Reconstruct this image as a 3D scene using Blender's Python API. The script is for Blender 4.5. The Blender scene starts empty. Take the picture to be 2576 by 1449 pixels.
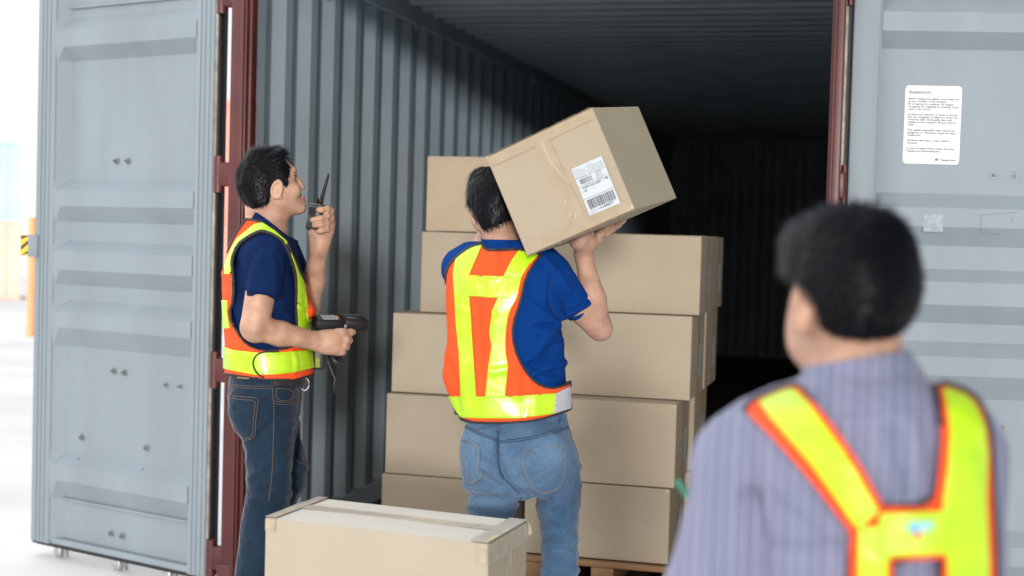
import bpy, bmesh, math, random
import numpy as np
from mathutils import Matrix, Vector, Quaternion, noise as mnoise
from mathutils.bvhtree import BVHTree
random.seed(7); np.random.seed(7)
sc = bpy.context.scene
COL = sc.collection

# ------------------------------------------------------------------ camera
FPX, CX, CY = 3578.0, 1288.0, 724.5          # focal length and centre in photo pixels (2576 wide)
_y, _p, _r = math.radians(14.5), math.radians(2.15), math.radians(1.6)
cF0 = np.array([-math.sin(_y), math.cos(_y), 0.0])
cF = cF0*math.cos(_p)+np.array([0, 0, -math.sin(_p)])
_R0 = np.array([math.cos(_y), math.sin(_y), 0.0]); _U0 = np.cross(_R0, cF)
cR = _R0*math.cos(_r)+_U0*math.sin(_r); cU = _U0*math.cos(_r)-_R0*math.sin(_r)
cC = np.array([0.0, 0.0, 1.55])
cam = bpy.data.cameras.new('camera'); camo = bpy.data.objects.new('camera', cam); COL.objects.link(camo)
M = Matrix.Identity(4)
for i in range(3):
    M[i][0] = cR[i]; M[i][1] = cU[i]; M[i][2] = -cF[i]; M[i][3] = cC[i]
camo.matrix_world = M
cam.sensor_width = 36.0; cam.lens = 36.0*FPX/2576.0
cam.clip_start = 0.05; cam.clip_end = 5000
cam.dof.use_dof = True; cam.dof.focus_distance = 4.4; cam.dof.aperture_fstop = 2.4
sc.camera = camo

# ------------------------------------------------------------------ sky, sun, exposure
SUN_EL = math.radians(6.5); SUN_AZ = math.radians(15.2)   # light heads to -x of +y by SUN_AZ
sd = Vector((-math.sin(SUN_AZ)*math.cos(SUN_EL), math.cos(SUN_AZ)*math.cos(SUN_EL), -math.sin(SUN_EL)))
sun = bpy.data.lights.new('sun', 'SUN'); suno = bpy.data.objects.new('sun', sun); COL.objects.link(suno)
suno.rotation_euler = sd.to_track_quat('-Z', 'Y').to_euler()
sun.energy = 2.25; sun.angle = math.radians(5.0); sun.color = (1.0, 0.975, 0.95)
world = bpy.data.worlds.new('World'); sc.world = world; world.use_nodes = True
wn = world.node_tree; wn.nodes.clear()
sky = wn.nodes.new('ShaderNodeTexSky'); sky.sky_type = 'NISHITA'; sky.sun_disc = False
sky.sun_elevation = SUN_EL; sky.sun_rotation = math.atan2(-sd.x, -sd.y)
sky.air_density = 1.0; sky.dust_density = 3.0; sky.ozone_density = 1.0; sky.altitude = 0
bgn = wn.nodes.new('ShaderNodeBackground'); bgn.inputs[1].default_value = 0.15
wo = wn.nodes.new('ShaderNodeOutputWorld')
# bright white haze low over the horizon, blending into the sky above
wtc = wn.nodes.new('ShaderNodeTexCoord'); wsx = wn.nodes.new('ShaderNodeSeparateXYZ'); wn.links.new(wtc.outputs['Generated'], wsx.inputs[0])
wmr = wn.nodes.new('ShaderNodeMapRange'); wmr.inputs['From Min'].default_value = .10; wmr.inputs['From Max'].default_value = .32
wmr.inputs['To Min'].default_value = 1; wmr.inputs['To Max'].default_value = 0; wn.links.new(wsx.outputs['Z'], wmr.inputs['Value'])
wmx = wn.nodes.new('ShaderNodeMix'); wmx.data_type = 'RGBA'; wn.links.new(wmr.outputs[0], wmx.inputs[0])
wn.links.new(sky.outputs[0], wmx.inputs[6]); wmx.inputs[7].default_value = (4.6, 4.8, 5.1, 1)
# added cloud patch, mostly out of view, for daylight on the left door
wdt = wn.nodes.new('ShaderNodeVectorMath'); wdt.operation = 'DOT_PRODUCT'; wdt.inputs[1].default_value = Vector((-.84, -.04, .54)).normalized()
wn.links.new(wtc.outputs['Generated'], wdt.inputs[0])
wnz = wn.nodes.new('ShaderNodeTexNoise'); wnz.inputs['Scale'].default_value = 3.5; wnz.inputs['Detail'].default_value = 5; wn.links.new(wtc.outputs['Generated'], wnz.inputs['Vector'])
wad = wn.nodes.new('ShaderNodeMath'); wad.operation = 'MULTIPLY_ADD'; wad.inputs[1].default_value = .35; wn.links.new(wnz.outputs['Fac'], wad.inputs[0]); wn.links.new(wdt.outputs['Value'], wad.inputs[2])
wm2 = wn.nodes.new('ShaderNodeMapRange'); wm2.interpolation_type = 'SMOOTHSTEP'; wm2.inputs['From Min'].default_value = .45; wm2.inputs['From Max'].default_value = .95
wn.links.new(wad.outputs[0], wm2.inputs['Value'])
wx2 = wn.nodes.new('ShaderNodeMix'); wx2.data_type = 'RGBA'; wn.links.new(wm2.outputs[0], wx2.inputs[0]); wn.links.new(wmx.outputs[2], wx2.inputs[6]); wx2.inputs[7].default_value = (13.0, 13.2, 13.5, 1)
wn.links.new(wx2.outputs[2], bgn.inputs[0]); wn.links.new(bgn.outputs[0], wo.inputs[0])
sc.view_settings.view_transform = 'Standard'; sc.view_settings.look = 'None'
sc.view_settings.exposure = 0.2; sc.view_settings.gamma = 1.0
sc.render.engine = 'CYCLES'

# ------------------------------------------------------------------ helpers
def U(px, py, z):
    """photo pixel at camera depth z -> world point"""
    return cC + z*(cF + cR*((px-CX)/FPX) - cU*((py-CY)/FPX))
def ray(px, py):
    d = cF + cR*((px-CX)/FPX) - cU*((py-CY)/FPX); return d/np.linalg.norm(d)
def on_plane(px, py, p0, n):
    d = ray(px, py); t = np.dot(np.asarray(p0)-cC, n)/np.dot(d, n); return cC+d*t
def project(P):
    d = np.asarray(P)-cC; z = d@cF
    return np.stack([CX+FPX*(d@cR)/z, CY-FPX*(d@cU)/z], -1), z

def mat(name, col, rough=0.6, metal=0.0, nscale=0, namt=0.0, bscale=0, bstr=0.0, spec=0.5, sss=0.0,
        col2=None, detail=4.0, bdist=0.002, coat=0.0, stretch=None, sheen=0.0):
    m = bpy.data.materials.new(name); m.use_nodes = True
    nt = m.node_tree; b = nt.nodes['Principled BSDF']
    b.inputs['Base Color'].default_value = (*col, 1); b.inputs['Roughness'].default_value = rough
    b.inputs['Metallic'].default_value = metal; b.inputs['Specular IOR Level'].default_value = spec
    if coat: b.inputs['Coat Weight'].default_value = coat; b.inputs['Coat Roughness'].default_value = 0.12
    if sheen: b.inputs['Sheen Weight'].default_value = sheen; b.inputs['Sheen Roughness'].default_value = 0.4
    if sss:
        b.inputs['Subsurface Weight'].default_value = sss; b.inputs['Subsurface Radius'].default_value = (1, .35, .2)
        b.inputs['Subsurface Scale'].default_value = 0.006
    tc = nt.nodes.new('ShaderNodeTexCoord'); mp = nt.nodes.new('ShaderNodeMapping')
    nt.links.new(tc.outputs['Object'], mp.inputs[0])
    if stretch: mp.inputs['Scale'].default_value = stretch
    if nscale:
        n = nt.nodes.new('ShaderNodeTexNoise'); n.inputs['Scale'].default_value = nscale; n.inputs['Detail'].default_value = detail
        nt.links.new(mp.outputs[0], n.inputs['Vector'])
        rr = nt.nodes.new('ShaderNodeValToRGB')
        c2 = col2 if col2 else tuple(c*(1-namt) for c in col)
        c1 = col if col2 else tuple(min(1, c*(1+namt*0.6)) for c in col)
        rr.color_ramp.elements[0].color = (*c2, 1); rr.color_ramp.elements[1].color = (*c1, 1)
        rr.color_ramp.elements[0].position = 0.3; rr.color_ramp.elements[1].position = 0.7
        nt.links.new(n.outputs['Fac'], rr.inputs[0]); nt.links.new(rr.outputs[0], b.inputs['Base Color'])
        m['ramp'] = rr.name
    if bscale:
        n2 = nt.nodes.new('ShaderNodeTexNoise'); n2.inputs['Scale'].default_value = bscale; n2.inputs['Detail'].default_value = 3
        nt.links.new(mp.outputs[0], n2.inputs['Vector'])
        bp = nt.nodes.new('ShaderNodeBump'); bp.inputs['Strength'].default_value = bstr; bp.inputs['Distance'].default_value = bdist
        nt.links.new(n2.outputs['Fac'], bp.inputs['Height']); nt.links.new(bp.outputs[0], b.inputs['Normal'])
        m['bump'] = bp.name
    return m

class MB:
    """collects shapes (world coordinates) and links them as one mesh object"""
    def __init__(s): s.v = []; s.f = []; s.m = []; s.sm = []
    def add(s, V, F, mi=0, smooth=False):
        o = len(s.v); s.v.extend([tuple(map(float, p)) for p in V])
        for f in F: s.f.append(tuple(int(i)+o for i in f)); s.m.append(mi); s.sm.append(smooth)
        return s
    def box(s, lo, hi, mi=0, fr=None):
        x0, y0, z0 = lo; x1, y1, z1 = hi
        V = [(x0,y0,z0),(x1,y0,z0),(x1,y1,z0),(x0,y1,z0),(x0,y0,z1),(x1,y0,z1),(x1,y1,z1),(x0,y1,z1)]
        if fr: V = [fr(*p) for p in V]
        return s.add(V, [(0,3,2,1),(4,5,6,7),(0,1,5,4),(1,2,6,5),(2,3,7,6),(3,0,4,7)], mi)
    def rbox(s, lo, hi, r=0.004, mi=0, fr=None, seg=2):
        bm = bmesh.new(); bmesh.ops.create_cube(bm, size=1)
        for v in bm.verts:
            v.co = Vector([lo[i]+(v.co[i]+.5)*(hi[i]-lo[i]) for i in range(3)])
        bmesh.ops.bevel(bm, geom=list(bm.edges), offset=r, segments=seg, affect='EDGES', profile=0.5)
        V = [tuple(v.co) for v in bm.verts]
        if fr: V = [fr(*p) for p in V]
        bm.verts.index_update(); F = [[v.index for v in f.verts] for f in bm.faces]; bm.free()
        return s.add(V, F, mi, True)
    def cyl(s, a, b, r0, r1=None, n=12, mi=0, cap=True, smooth=True):
        a = Vector(a); b = Vector(b); r1 = r0 if r1 is None else r1
        d = (b-a).normalized(); t = d.orthogonal().normalized(); w = d.cross(t)
        V = []
        for c, r in ((a, r0), (b, r1)):
            for i in range(n):
                an = 2*math.pi*i/n; V.append(c+(t*math.cos(an)+w*math.sin(an))*r)
        F = [(i, (i+1) % n, n+(i+1) % n, n+i) for i in range(n)]
        s.add(V, F, mi, smooth)
        if cap:
            s.add(V[:n], [tuple(range(n))[::-1]], mi); s.add(V[n:], [tuple(range(n))], mi)
        return s
    def tube(s, pts, r, n=8, mi=0):
        pts = [Vector(p) for p in pts]; V = []; F = []
        rr = r if hasattr(r, '__len__') else [r]*len(pts)
        t0 = None
        for i, p in enumerate(pts):
            d = (pts[min(i+1, len(pts)-1)]-pts[max(i-1, 0)]).normalized()
            if t0 is None: t0 = d.orthogonal().normalized()
            t0 = (t0-d*t0.dot(d)).normalized(); w = d.cross(t0)
            for k in range(n):
                an = 2*math.pi*k/n; V.append(p+(t0*math.cos(an)+w*math.sin(an))*rr[i])
        for i in range(len(pts)-1):
            for k in range(n):
                F.append((i*n+k, i*n+(k+1) % n, (i+1)*n+(k+1) % n, (i+1)*n+k))
        F.append(tuple(range(n))[::-1]); F.append(tuple(range((len(pts)-1)*n, len(pts)*n)))
        return s.add(V, F, mi, True)
    def quad(s, P, mi=0): return s.add(P, [(0, 1, 2, 3)], mi)
    def slab(s, P, n, t, mi=0):
        """polygon P extruded by t along n"""
        P = [np.asarray(p, float) for p in P]; n = np.asarray(n, float); k = len(P)
        V = [p for p in P]+[p+n*t for p in P]
        F = [tuple(range(k))[::-1], tuple(range(k, 2*k))]+[(i, (i+1) % k, k+(i+1) % k, k+i) for i in range(k)]
        return s.add(V, F, mi)
    def build(s, name, mats, parent=None, base=None):
        me = bpy.data.meshes.new(name)
        b = np.zeros(3)
        root = parent
        if parent is not None:
            while root.parent: root = root.parent
            b = np.array(root['_base'])
        elif base is not None: b = np.array(base, float)
        me.from_pydata([(p[0]-b[0], p[1]-b[1], p[2]-b[2]) for p in s.v], [], s.f)
        for m_ in (mats if isinstance(mats, (list, tuple)) else [mats]): me.materials.append(m_)
        me.polygons.foreach_set('material_index', s.m); me.polygons.foreach_set('use_smooth', s.sm)
        me.update()
        o = bpy.data.objects.new(name, me); COL.objects.link(o)
        if parent is not None: o.parent = parent
        else: o.location = b; o['_base'] = [float(x) for x in b]
        return o

def thing(name, label, cat, base, group=None):
    o = bpy.data.objects.new(name, None); COL.objects.link(o); o.empty_display_size = 0.1
    o.location = base; o['_base'] = [float(x) for x in base]
    return tag(o, label, cat, group)
def tag(o, label, cat, group=None):
    o['label'] = label; o['category'] = cat
    if group: o['group'] = group
    return o
def text_geo(txt, size, offset=0.0, align='LEFT', spacing=1.0):
    cu = bpy.data.curves.new('t', 'FONT'); cu.body = txt; cu.size = size; cu.align_x = align; cu.offset = offset
    cu.resolution_u = 3; cu.space_character = spacing
    ob = bpy.data.objects.new('t', cu); COL.objects.link(ob)
    bpy.context.view_layer.update()
    me = ob.evaluated_get(bpy.context.evaluated_depsgraph_get()).to_mesh()
    V = [(v.co.x, v.co.y) for v in me.vertices]; F = [tuple(p.vertices) for p in me.polygons]
    bpy.data.objects.remove(ob); bpy.data.curves.remove(cu)
    return V, F
# ------------------------------------------------------------------ materials of the setting
m_ground = mat('pale_concrete', (.80,.79,.78), .85, nscale=.8, namt=.12, bscale=30, bstr=.3)
m_yard = mat('yard_concrete', (.84,.84,.84), .9, nscale=.15, namt=.1)
m_grey = mat('grey_container_paint', (.215,.256,.290), .58, spec=.3, nscale=2.0, namt=.10, stretch=(2.2,2.2,.4), bscale=9, bstr=.10, bdist=.004)
m_greyd = mat('grey_wall_paint', (.25,.305,.345), .5, nscale=2.2, namt=.12, bscale=9, bstr=.12, bdist=.004)
m_roofp = mat('grey_roof_brightened', (.42,.48,.53), .40, nscale=2.2, namt=.12)  # wall paint made lighter here, missing light put into the ceiling colour
m_red = mat('oxide_red_paint', (.075,.012,.011), .45, nscale=5, namt=.3, bscale=14, bstr=.15)
m_ply = mat('dark_plywood', (.07,.045,.03), .7, nscale=6, namt=.4, stretch=(1,.1,1))
m_rubber = mat('black_rubber', (.012,.013,.015), .6)
m_rust = mat('weathered_steel', (.28,.25,.22), .55, .3, nscale=14, namt=.5)
m_steel = mat('zinc_steel', (.45,.46,.45), .4, .7, nscale=30, namt=.3)
m_bolt = mat('painted_bolt', (.20,.22,.22), .5, .2, nscale=60, namt=.4)
m_pallet = mat('pallet_wood', (.20,.105,.05), .8, nscale=9, namt=.4, stretch=(.2,1,1))
m_yel = mat('warning_yellow', (.72,.46,.02), .5); m_blk = mat('warning_black', (.015,.015,.015), .5)
m_white = mat('sticker_white', (.50,.54,.57), .4)
m_ink = mat('print_ink', (.03,.035,.045), .6)
m_inkl = mat('pale_print_ink', (.10,.12,.14), .6)
m_cblue = mat('blue_container_paint', (.50,.66,.95), .5, nscale=.4, namt=.1)
m_csal = mat('salmon_container_paint', (.92,.62,.50), .5, nscale=.4, namt=.1)
m_cred = mat('red_container_paint', (.86,.36,.27), .5, nscale=.4, namt=.1)
m_orange = mat('orange_crane_paint', (.92,.40,.18), .5, nscale=1, namt=.1)

def setting(o): o['kind'] = 'structure'; return o
g = MB(); g.quad([(-900,-500,-1.05),(900,-500,-1.05),(900,1500,-1.05),(-900,1500,-1.05)]); setting(g.build('ground', m_yard))
g = MB(); g.box((-11,-9,-1.05),(9,22,0.0)); setting(g.build('pavement', m_ground))

# ------------------------------------------------------------------ the open container
XL, XR, Y0, Y1, ZF, ZC = -2.52, -.205, 5.45, 17.50, .14, 2.77
box_c = thing('shipping_container', 'open shipping container with grey inside and dark red frame, stacked boxes in its mouth', 'container', (-1.36, 11.4, 0))
def corrugate(L, pitch=.278, depth=.036):
    """(s, offset) polyline of a trapezoid profile of length L"""
    out = []; s = 0.0
    seg = [(.072,0),(.068,1),(.070,1),(.068,0)]
    out.append((0,0))
    k = pitch/.278
    while s < L-.3:
        for w, e in seg:
            s += w*k; out.append((s, e*depth))
    out.append((L, 0)); return out
def sheet(prof, fa, fb):
    V = []; F = []
    for s, o in prof: V.append(fa(s, o)); V.append(fb(s, o))
    for i in range(len(prof)-1): F.append((2*i, 2*i+2, 2*i+3, 2*i+1))
    return V, F
pr = corrugate(Y1-Y0)
for nm, X, sg in (('side_wall', XL, -1), ('side_wall', XR, 1)):
    b = MB()
    b.add(*sheet(pr, lambda s, o: (X+sg*o, Y0+s, ZF-.02), lambda s, o: (X+sg*o, Y0+s, ZC-.06)))
    b.add(*sheet(pr, lambda s, o: (X+sg*(o+.003), Y0+s, ZF-.12), lambda s, o: (X+sg*(o+.003), Y0+s, ZC-.06)))
    # top and bottom rail
    for (z0, z1, w) in ((ZC-.085, ZC+.03, .016), (.0, ZF+.10, .012)):
        x0, x1 = sorted((X-sg*w, X+sg*.06)); b.rbox((x0, Y0+.002, z0), (x1, Y1, z1), .008)
    w_ = b.build(nm, m_greyd, box_c)
    for i in range(8):                                         # lashing rings along the top rail
        yy = Y0+.62+1.35*i; rr = MB()
        xx = X-sg*.03
        rr.tube([(xx-sg*.0+(-sg)*.02*math.sin(a)*0, yy+.03*math.cos(a), ZC-.10-.03*math.sin(a)) for a in np.linspace(0, 2*math.pi, 15)], .006, 6)
        rr.box((min(xx, X), yy-.012, ZC-.095), (max(xx, X), yy+.012, ZC-.07))
        rr.build('lashing_ring', m_greyd, w_)
b = MB(); pe = corrugate(XR-XL, .25, .04)
b.add(*sheet(pe, lambda s, o: (XL+s, Y1-.05+o, ZF), lambda s, o: (XL+s, Y1-.05+o, ZC)))
b.box((XL-.05, Y1+.0, .0), (XR+.05, Y1+.05, ZC+.03)); b.build('end_wall', m_greyd, box_c)
b = MB(); prr = corrugate(Y1-Y0, .209, .034)
b.add(*sheet(prr, lambda s, o: (XL, Y0+s, ZC+o), lambda s, o: (XR, Y0+s, ZC+o)))
b.box((XL-.05, Y0, ZC+.04), (XR+.05, Y1, ZC+.05)); b.build('roof', m_roofp, box_c)
b = MB(); b.box((XL, Y0-.02, .02), (XR, Y1-.05, ZF)); b.build('floor', m_ply, box_c)
b = MB()
b.rbox((XL-.10, Y0-.10, 2.745), (XR+.10, Y0+.02, 2.95), .01)
b.build('door_header', m_red, box_c)
b = MB(); b.rbox((XL-.10, Y0-.09, .0), (XR+.10, Y0-.024, ZF+.012), .008); b.build('door_sill', m_red, box_c)
def post(sg, X):
    b = MB()
    def bx(a0, a1, y0, y1, r=.006):
        kx = 1.0 if sg < 0 else .58
        x0, x1 = sorted((X+sg*a0*kx, X+sg*a1*kx)); b.rbox((x0, y0, .0), (x1, y1, 2.76), r)
    bx(.0, .045, Y0-.06, Y0-.002); bx(.012, .084, Y0-.085, Y0-.03); bx(.045, .075, Y0-.03, Y0+.09); bx(.02, .036, Y0-.098, Y0-.08, .004)
    po = b.build('corner_post', m_red, box_c)
    for z in (.17, .955, 1.765, 2.50):
        h = MB()
        kx = 1.0 if sg < 0 else .45; x0, x1 = sorted((X+sg*.055*kx, X+sg*.150*kx))
        h.rbox((x0, Y0-.075, z-.05), (x1, Y0-.035, z+.05), .008)
        h.cyl((X+sg*.140*kx, Y0-.055, z-.075), (X+sg*.140*kx, Y0-.055, z+.075), .022*kx)
        h.build('hinge', m_red, po)
post(-1, XL); post(1, XR)

# doors: local frame u (from the hinge outwards), w (towards the viewer), z up
RIB = [(2.66,0),(2.545,0),(2.515,0),(2.47,0),(2.41,1),(2.34,1),(2.28,0),(1.746,0),(1.693,1),(1.623,1),(1.553,0),(1.466,0),(1.42,1),
       (1.335,1),(1.265,0),(1.195,0),(1.143,1),(1.073,1),(.985,0),(.496,0),(.443,1),(.373,1),(.286,0),(.09,0)]
RB0 = -.052                                               # depth of the recessed flats below the stiles
def door(hx, hy, dx, dy, W, left):
    u = np.array([dx, dy, 0.0]); u /= np.linalg.norm(u)
    n = np.array([u[1], -u[0], 0.0])
    if n[1] > 0: n = -n
    o = np.array([hx, hy, 0.0])
    P = lambda a, w, z: o+u*a+n*w+np.array([0, 0, z])
    fr = lambda a, w, z: tuple(P(a, w, z))
    b = MB()
    U0_, U1_ = .135, W-.125
    D = .052                                             # rib height
    if left: RB = RIB
    else: RB = RIB
    us = [U0_, U0_+.004, U0_+.010, U1_-.052, U1_-.008, U1_]
    pv = []
    for z, e in RB:
        pv.append([P(us[0], RB0+D*e, z), P(us[1], RB0+D*e, z), P(us[2], RB0+D*e, z), P(us[3], RB0+D*e, z), P(us[4], RB0+D*(.86+.14*e), z), P(us[5], RB0+D*(.85+.15*e), z)])
    V = [p for row in pv for p in row]; F = []
    for i in range(len(pv)-1):
        for k in range(5): F.append((i*6+k, i*6+k+1, (i+1)*6+k+1, (i+1)*6+k))
    b.add(V, F)
    b.box((.03, -.078, .07), (W, -.056, 2.68), fr=fr)
    dr = b.build('door', m_grey, box_c)
    fb = MB()
    for (a0, a1) in ((.03, U0_), (U1_, W)):
        fb.rbox((a0, -.056, .07), (a1, .0, 2.66), .006, fr=fr)
        mid = (a0+a1)/2
        for dd in ((-.028, 0, .026) if left else (.048,)): fb.rbox((mid+dd-.003, -.001, .075), (mid+dd+.003, .004, 2.65), .0015, fr=fr, seg=1)
    fb.rbox((U0_-.001, -.058, .072), (U1_+.001, -.012, .10), .004, fr=fr)
    fb.rbox((U0_-.001, RB0-.01, .275), (U1_+.001, RB0+.014, .287), .003, fr=fr)
    fb.rbox((U0_-.001, RB0-.01, 2.515), (U1_+.001, RB0+.014, 2.527), .003, fr=fr)
    fb.build('stile', m_grey, dr)
    gk = MB()
    gk.rbox((-.006, -.03, .06), (.027, .006, 2.67), .01, 0, fr=fr)
    gk.rbox((-.006, .006, .06), (.010, .017, 2.67), .004, 1, fr=fr)
    gk.rbox((W-.002, -.06, .055), (W+.012, -.02, 2.67), .004, 0, fr=fr)
    gk.rbox((.0, -.06, .05), (W, -.03, .069), .004, 0, fr=fr)
    gk.build('gasket', [m_rubber, m_rust], dr)
    return dr, P, n, o, u, fr
def bolt(dr, p, n, s=1.0):
    b = MB(); p = np.array(p); b.cyl(p-n*.002, p+n*.004, .016*s, n=14); b.cyl(p+n*.004, p+n*.016, .0095*s, n=6, smooth=False)
    b.cyl(p+n*.016, p+n*.024, .005*s, n=8); b.build('bolt', m_bolt, dr)
dl, PL, nL, oL, uL, frL = door(-2.680, 5.42, -.947, .322, 1.155, True)
pl0 = oL+nL*RB0
for q in ((134,407),(165,406),(295,405),(323,405),(127,916),(157,919),(288,933),(314,937),(419,968),(455,972),(207,1100),(370,1126),(206,1155),(367,1181),
          (150,1318),(149,1357),(281,1341),(309,1348),(280,1385),(309,1391),(118,1355)):
    bolt(dl, on_plane(q[0], q[1], pl0, nL), nL, .7 if q[0] in (419,455) else 1.0)
# hazard striped hold-back plate at the free edge, and the cams of the locking bars under the door
b = MB(); W = 1.155
zc_, hh_ = 1.437, .052
b.rbox((W-.03, -.02, zc_-hh_), (W+.035, .012, zc_+hh_), .004, 0, fr=frL)
b.box((W+.035, -.012, zc_-hh_+.004), (W+.105, -.004, zc_+hh_-.004), 1, fr=frL)
for k in (-1.5, -.1, 1.3):
    s0 = zc_+k*.036
    z = lambda v: max(zc_-hh_+.005, min(zc_+hh_-.005, v))
    b.quad([frL(W+.036, -.0035, z(s0+.02)), frL(W+.104, -.0035, z(s0-.02)), frL(W+.104, -.0035, z(s0-.002)), frL(W+.036, -.0035, z(s0+.038))], 2)
b.build('locking_plate', [m_grey, m_yel, m_blk], dl)
for q in (.30, .62, 1.02):
    b = MB(); b.cyl(PL(q, -.09, .0), PL(q, -.09, 2.7), .017)
    b.rbox((q-.012, -.10, -.02+.02), (q+.03, -.05, .05), .006, fr=frL); b.rbox((q+.02, -.10, .012), (q+.05, -.06, .028), .005, fr=frL)
    b.build('locking_bar', m_steel, dl)

drr, PR, nR, oR, uR, frR = door(-.158, 5.42, math.cos(math.radians(9.5)), math.sin(math.radians(9.5)), 1.17, False)
pr0 = oR+nR*RB0
for q in ((2500,440),(2553,442),(2525,1075),(2459,985)): bolt(drr, on_plane(q[0], q[1], pr0, nR), nR, .85)
# the notice on the right door
prn = oR+nR*(RB0+.0006)
c = [on_plane(x, y, prn, nR) for x, y in ((2277.5,214.5),(2420,217.5),(2413,414.5),(2270,411))]
ex = (c[1]-c[0]); NW = np.linalg.norm(ex); ex /= NW
ey = np.cross(nR, ex); ey /= np.linalg.norm(ey); NH = np.linalg.norm(c[3]-c[0])
if ey[2] < 0: ey = -ey
n0 = c[3]
def NP(a, b_, h=0.0): return n0+ex*a+ey*b_+nR*h
b = MB(); R = .014; pts = []
for (cx_, cy_, a0) in ((NW-R, R, -90), (NW-R, NH-R, 0), (R, NH-R, 90), (R, R, 180)):
    for a in np.linspace(a0, a0+90, 7): pts.append(NP(cx_+R*math.cos(math.radians(a)), cy_+R*math.sin(math.radians(a)), .0005))
b.slab(pts, nR, .0012); notice = b.build('notice', m_white, drr)
def letters(mb, txt, x, y, size, PF, h, mi=0, off=0.0, wid=None, align='LEFT'):
    V, F = text_geo(txt, size, off, align)
    if not V: return
    k = 1.0
    if wid: k = wid/max(1e-6, max(v[0] for v in V))
    mb.add([PF(x+v[0]*k, y+v[1], h) for v in V], F, mi)
b = MB(); u_ = NW/.77                                          # drawing units of the notice zoom
def nl(txt, x, y, s, wid=None, mi=0, off=0.0): letters(b, txt, x*NW, NH-y*NH, s*NH, NP, .0022, mi, off, wid*NW if wid else None)
nl('Attention!', .06, .105, .064, .395, 0, .0003)
rows = [('Before loading the shipper must check the',.180,.89),('proper condition of the container.',.213,.69),('By accepting the container the shipper',.247,.81),
 ('recognizes its suitability for loading of the',.281,.885),('cargo to be carried.',.314,.40),
 ('Furthermore, attention is drawn to the fact',.380,.89),('that the consignee is obliged to return the',.413,.885),('container after discharging clean and',.446,.785),
 ('suitable for the transport of every kind of',.480,.86),('cargo.',.511,.125),
 ('This applies especially when poisonous,',.580,.85),('dangerous or obnoxious cargo has been',.613,.855),('transported.',.645,.245),
 ('All labels referring to cargo shall be',.712,.75),('removed.',.746,.185),
 ('In case of doubt please contact the next',.814,.845),('Hapag-Lloyd Representative.',.848,.60)]
for t, y, w_ in rows: nl(t, .06, y, .036, w_, 0, .00025)
nl('Hapag-Lloyd', .665, .955, .034, .265, 0, .0003)
for dx_ in (0, .030):                                            # the small two-stroke emblem beside the name
    b.add([NP((.565+dx_)*NW, .042*NH, .0022), NP((.588+dx_)*NW, .042*NH, .0022), NP((.596+dx_)*NW, .062*NH, .0022), NP((.612+dx_)*NW, .075*NH, .0022), NP((.585+dx_)*NW, .075*NH, .0022), NP((.574+dx_)*NW, .062*NH, .0022)], [(0,1,2,3,4,5)], 0)
b.build('lettering', [m_ink, m_inkl], notice)
# old tape marks and scuffs on the right door
m_scuff = mat('dark_scuff', (.16,.17,.17), .8, nscale=40, namt=.5); m_patch = mat('peeled_sticker', (.26,.30,.335), .6, nscale=60, namt=.25)
prf = oR+nR*(.0006)
b = MB()
for (x0, y0, x1, y1) in ((2322,539,2372,583),):
    b.slab([on_plane(x, y, prf, nR) for x, y in ((x0,y1),(x1,y1),(x1,y0),(x0,y0))], nR, .0006)
b.build('sticker_residue', m_patch, drr)
b = MB()
for (xa, ya, xb, yb) in ((2460,541,2500,538),(2505,537,2560,534),(2465,586,2520,589),(2468,546,2466,585),(2543,545,2548,560)):
    p0 = on_plane(xa, ya, prf, nR); p1 = on_plane(xb, yb, prf, nR)
    b.tube([p0+(p1-p0)*t+np.array([0,0,random.uniform(-.002,.002)]) for t in np.linspace(0,1,7)], .0006, 5)
b.build('scuff_mark', m_scuff, drr)

# ------------------------------------------------------------------ far containers and crane leg, overexposed beyond the door
def far_container(name, label, m, px0, px1, z, zb, h=2.59, depth=2.44, group=None):
    a = U(px0, 560, z); c_ = U(px1, 560, z); a[2] = c_[2] = 0
    L = np.linalg.norm(c_-a); q = (c_-cC)*np.array([1, 1, 0]); q /= np.linalg.norm(q); d = np.array([q[1], -q[0], 0]); a = c_-d*L; nn = np.array([-d[1], d[0], 0])
    P_ = lambda s, w, zz: a+d*s+nn*w+np.array([0, 0, zb+zz])
    t = thing(name, label, 'container', tuple(a+np.array([0, 0, zb])), group)
    b = MB(); pf = corrugate(L-.2)
    b.add(*sheet(pf, lambda s, o: P_(s+.1, o+.02, .12), lambda s, o: P_(s+.1, o+.02, h-.1)))
    b.box((.0, .06, .03), (L, depth, h-.02), fr=lambda *q: tuple(P_(*q))); b.build('side_wall', m, t)
    b = MB()
    for z0, z1 in ((0, .14), (h-.12, h)): b.rbox((0, 0, z0), (L, .12, z1), .01, fr=lambda *q: tuple(P_(*q)))
    for s0 in (0, L-.15): b.rbox((s0, -.01, 0), (s0+.15, .14, h), .01, fr=lambda *q: tuple(P_(*q)))
    b.build('frame', m, t)
far_container('freight_container', 'salmon pink container on the yard at the left edge, under the pale blue one', m_csal, -420, 52, 47, -1.05)
far_container('freight_container', 'pale blue container stacked on the salmon pink one at the left edge', m_cblue, -420, 50, 47, 1.55)
far_container('freight_container', 'red container on the yard seen through the door gap, lower one of two', m_cred, 330, 800, 29, -1.05)
far_container('freight_container', 'red container seen through the door gap, stacked on another red one', m_cred, 330, 800, 29.3, 1.55)
a = U(90, 560, 24); t = thing('crane_leg', 'orange crane leg standing beside the far containers at the left', 'crane', (a[0], a[1], -1.05))
b = MB(); b.rbox((a[0]-.06, a[1]-.15, -.6), (a[0]+.05, a[1]+.25, 1.62), .02); b.build('column', m_orange, t)
b = MB(); b.rbox((a[0]-.1, a[1]-.3, -1.05), (a[0]+.15, a[1]+.35, -.6), .05); b.build('foot', m_orange, t)
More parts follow.
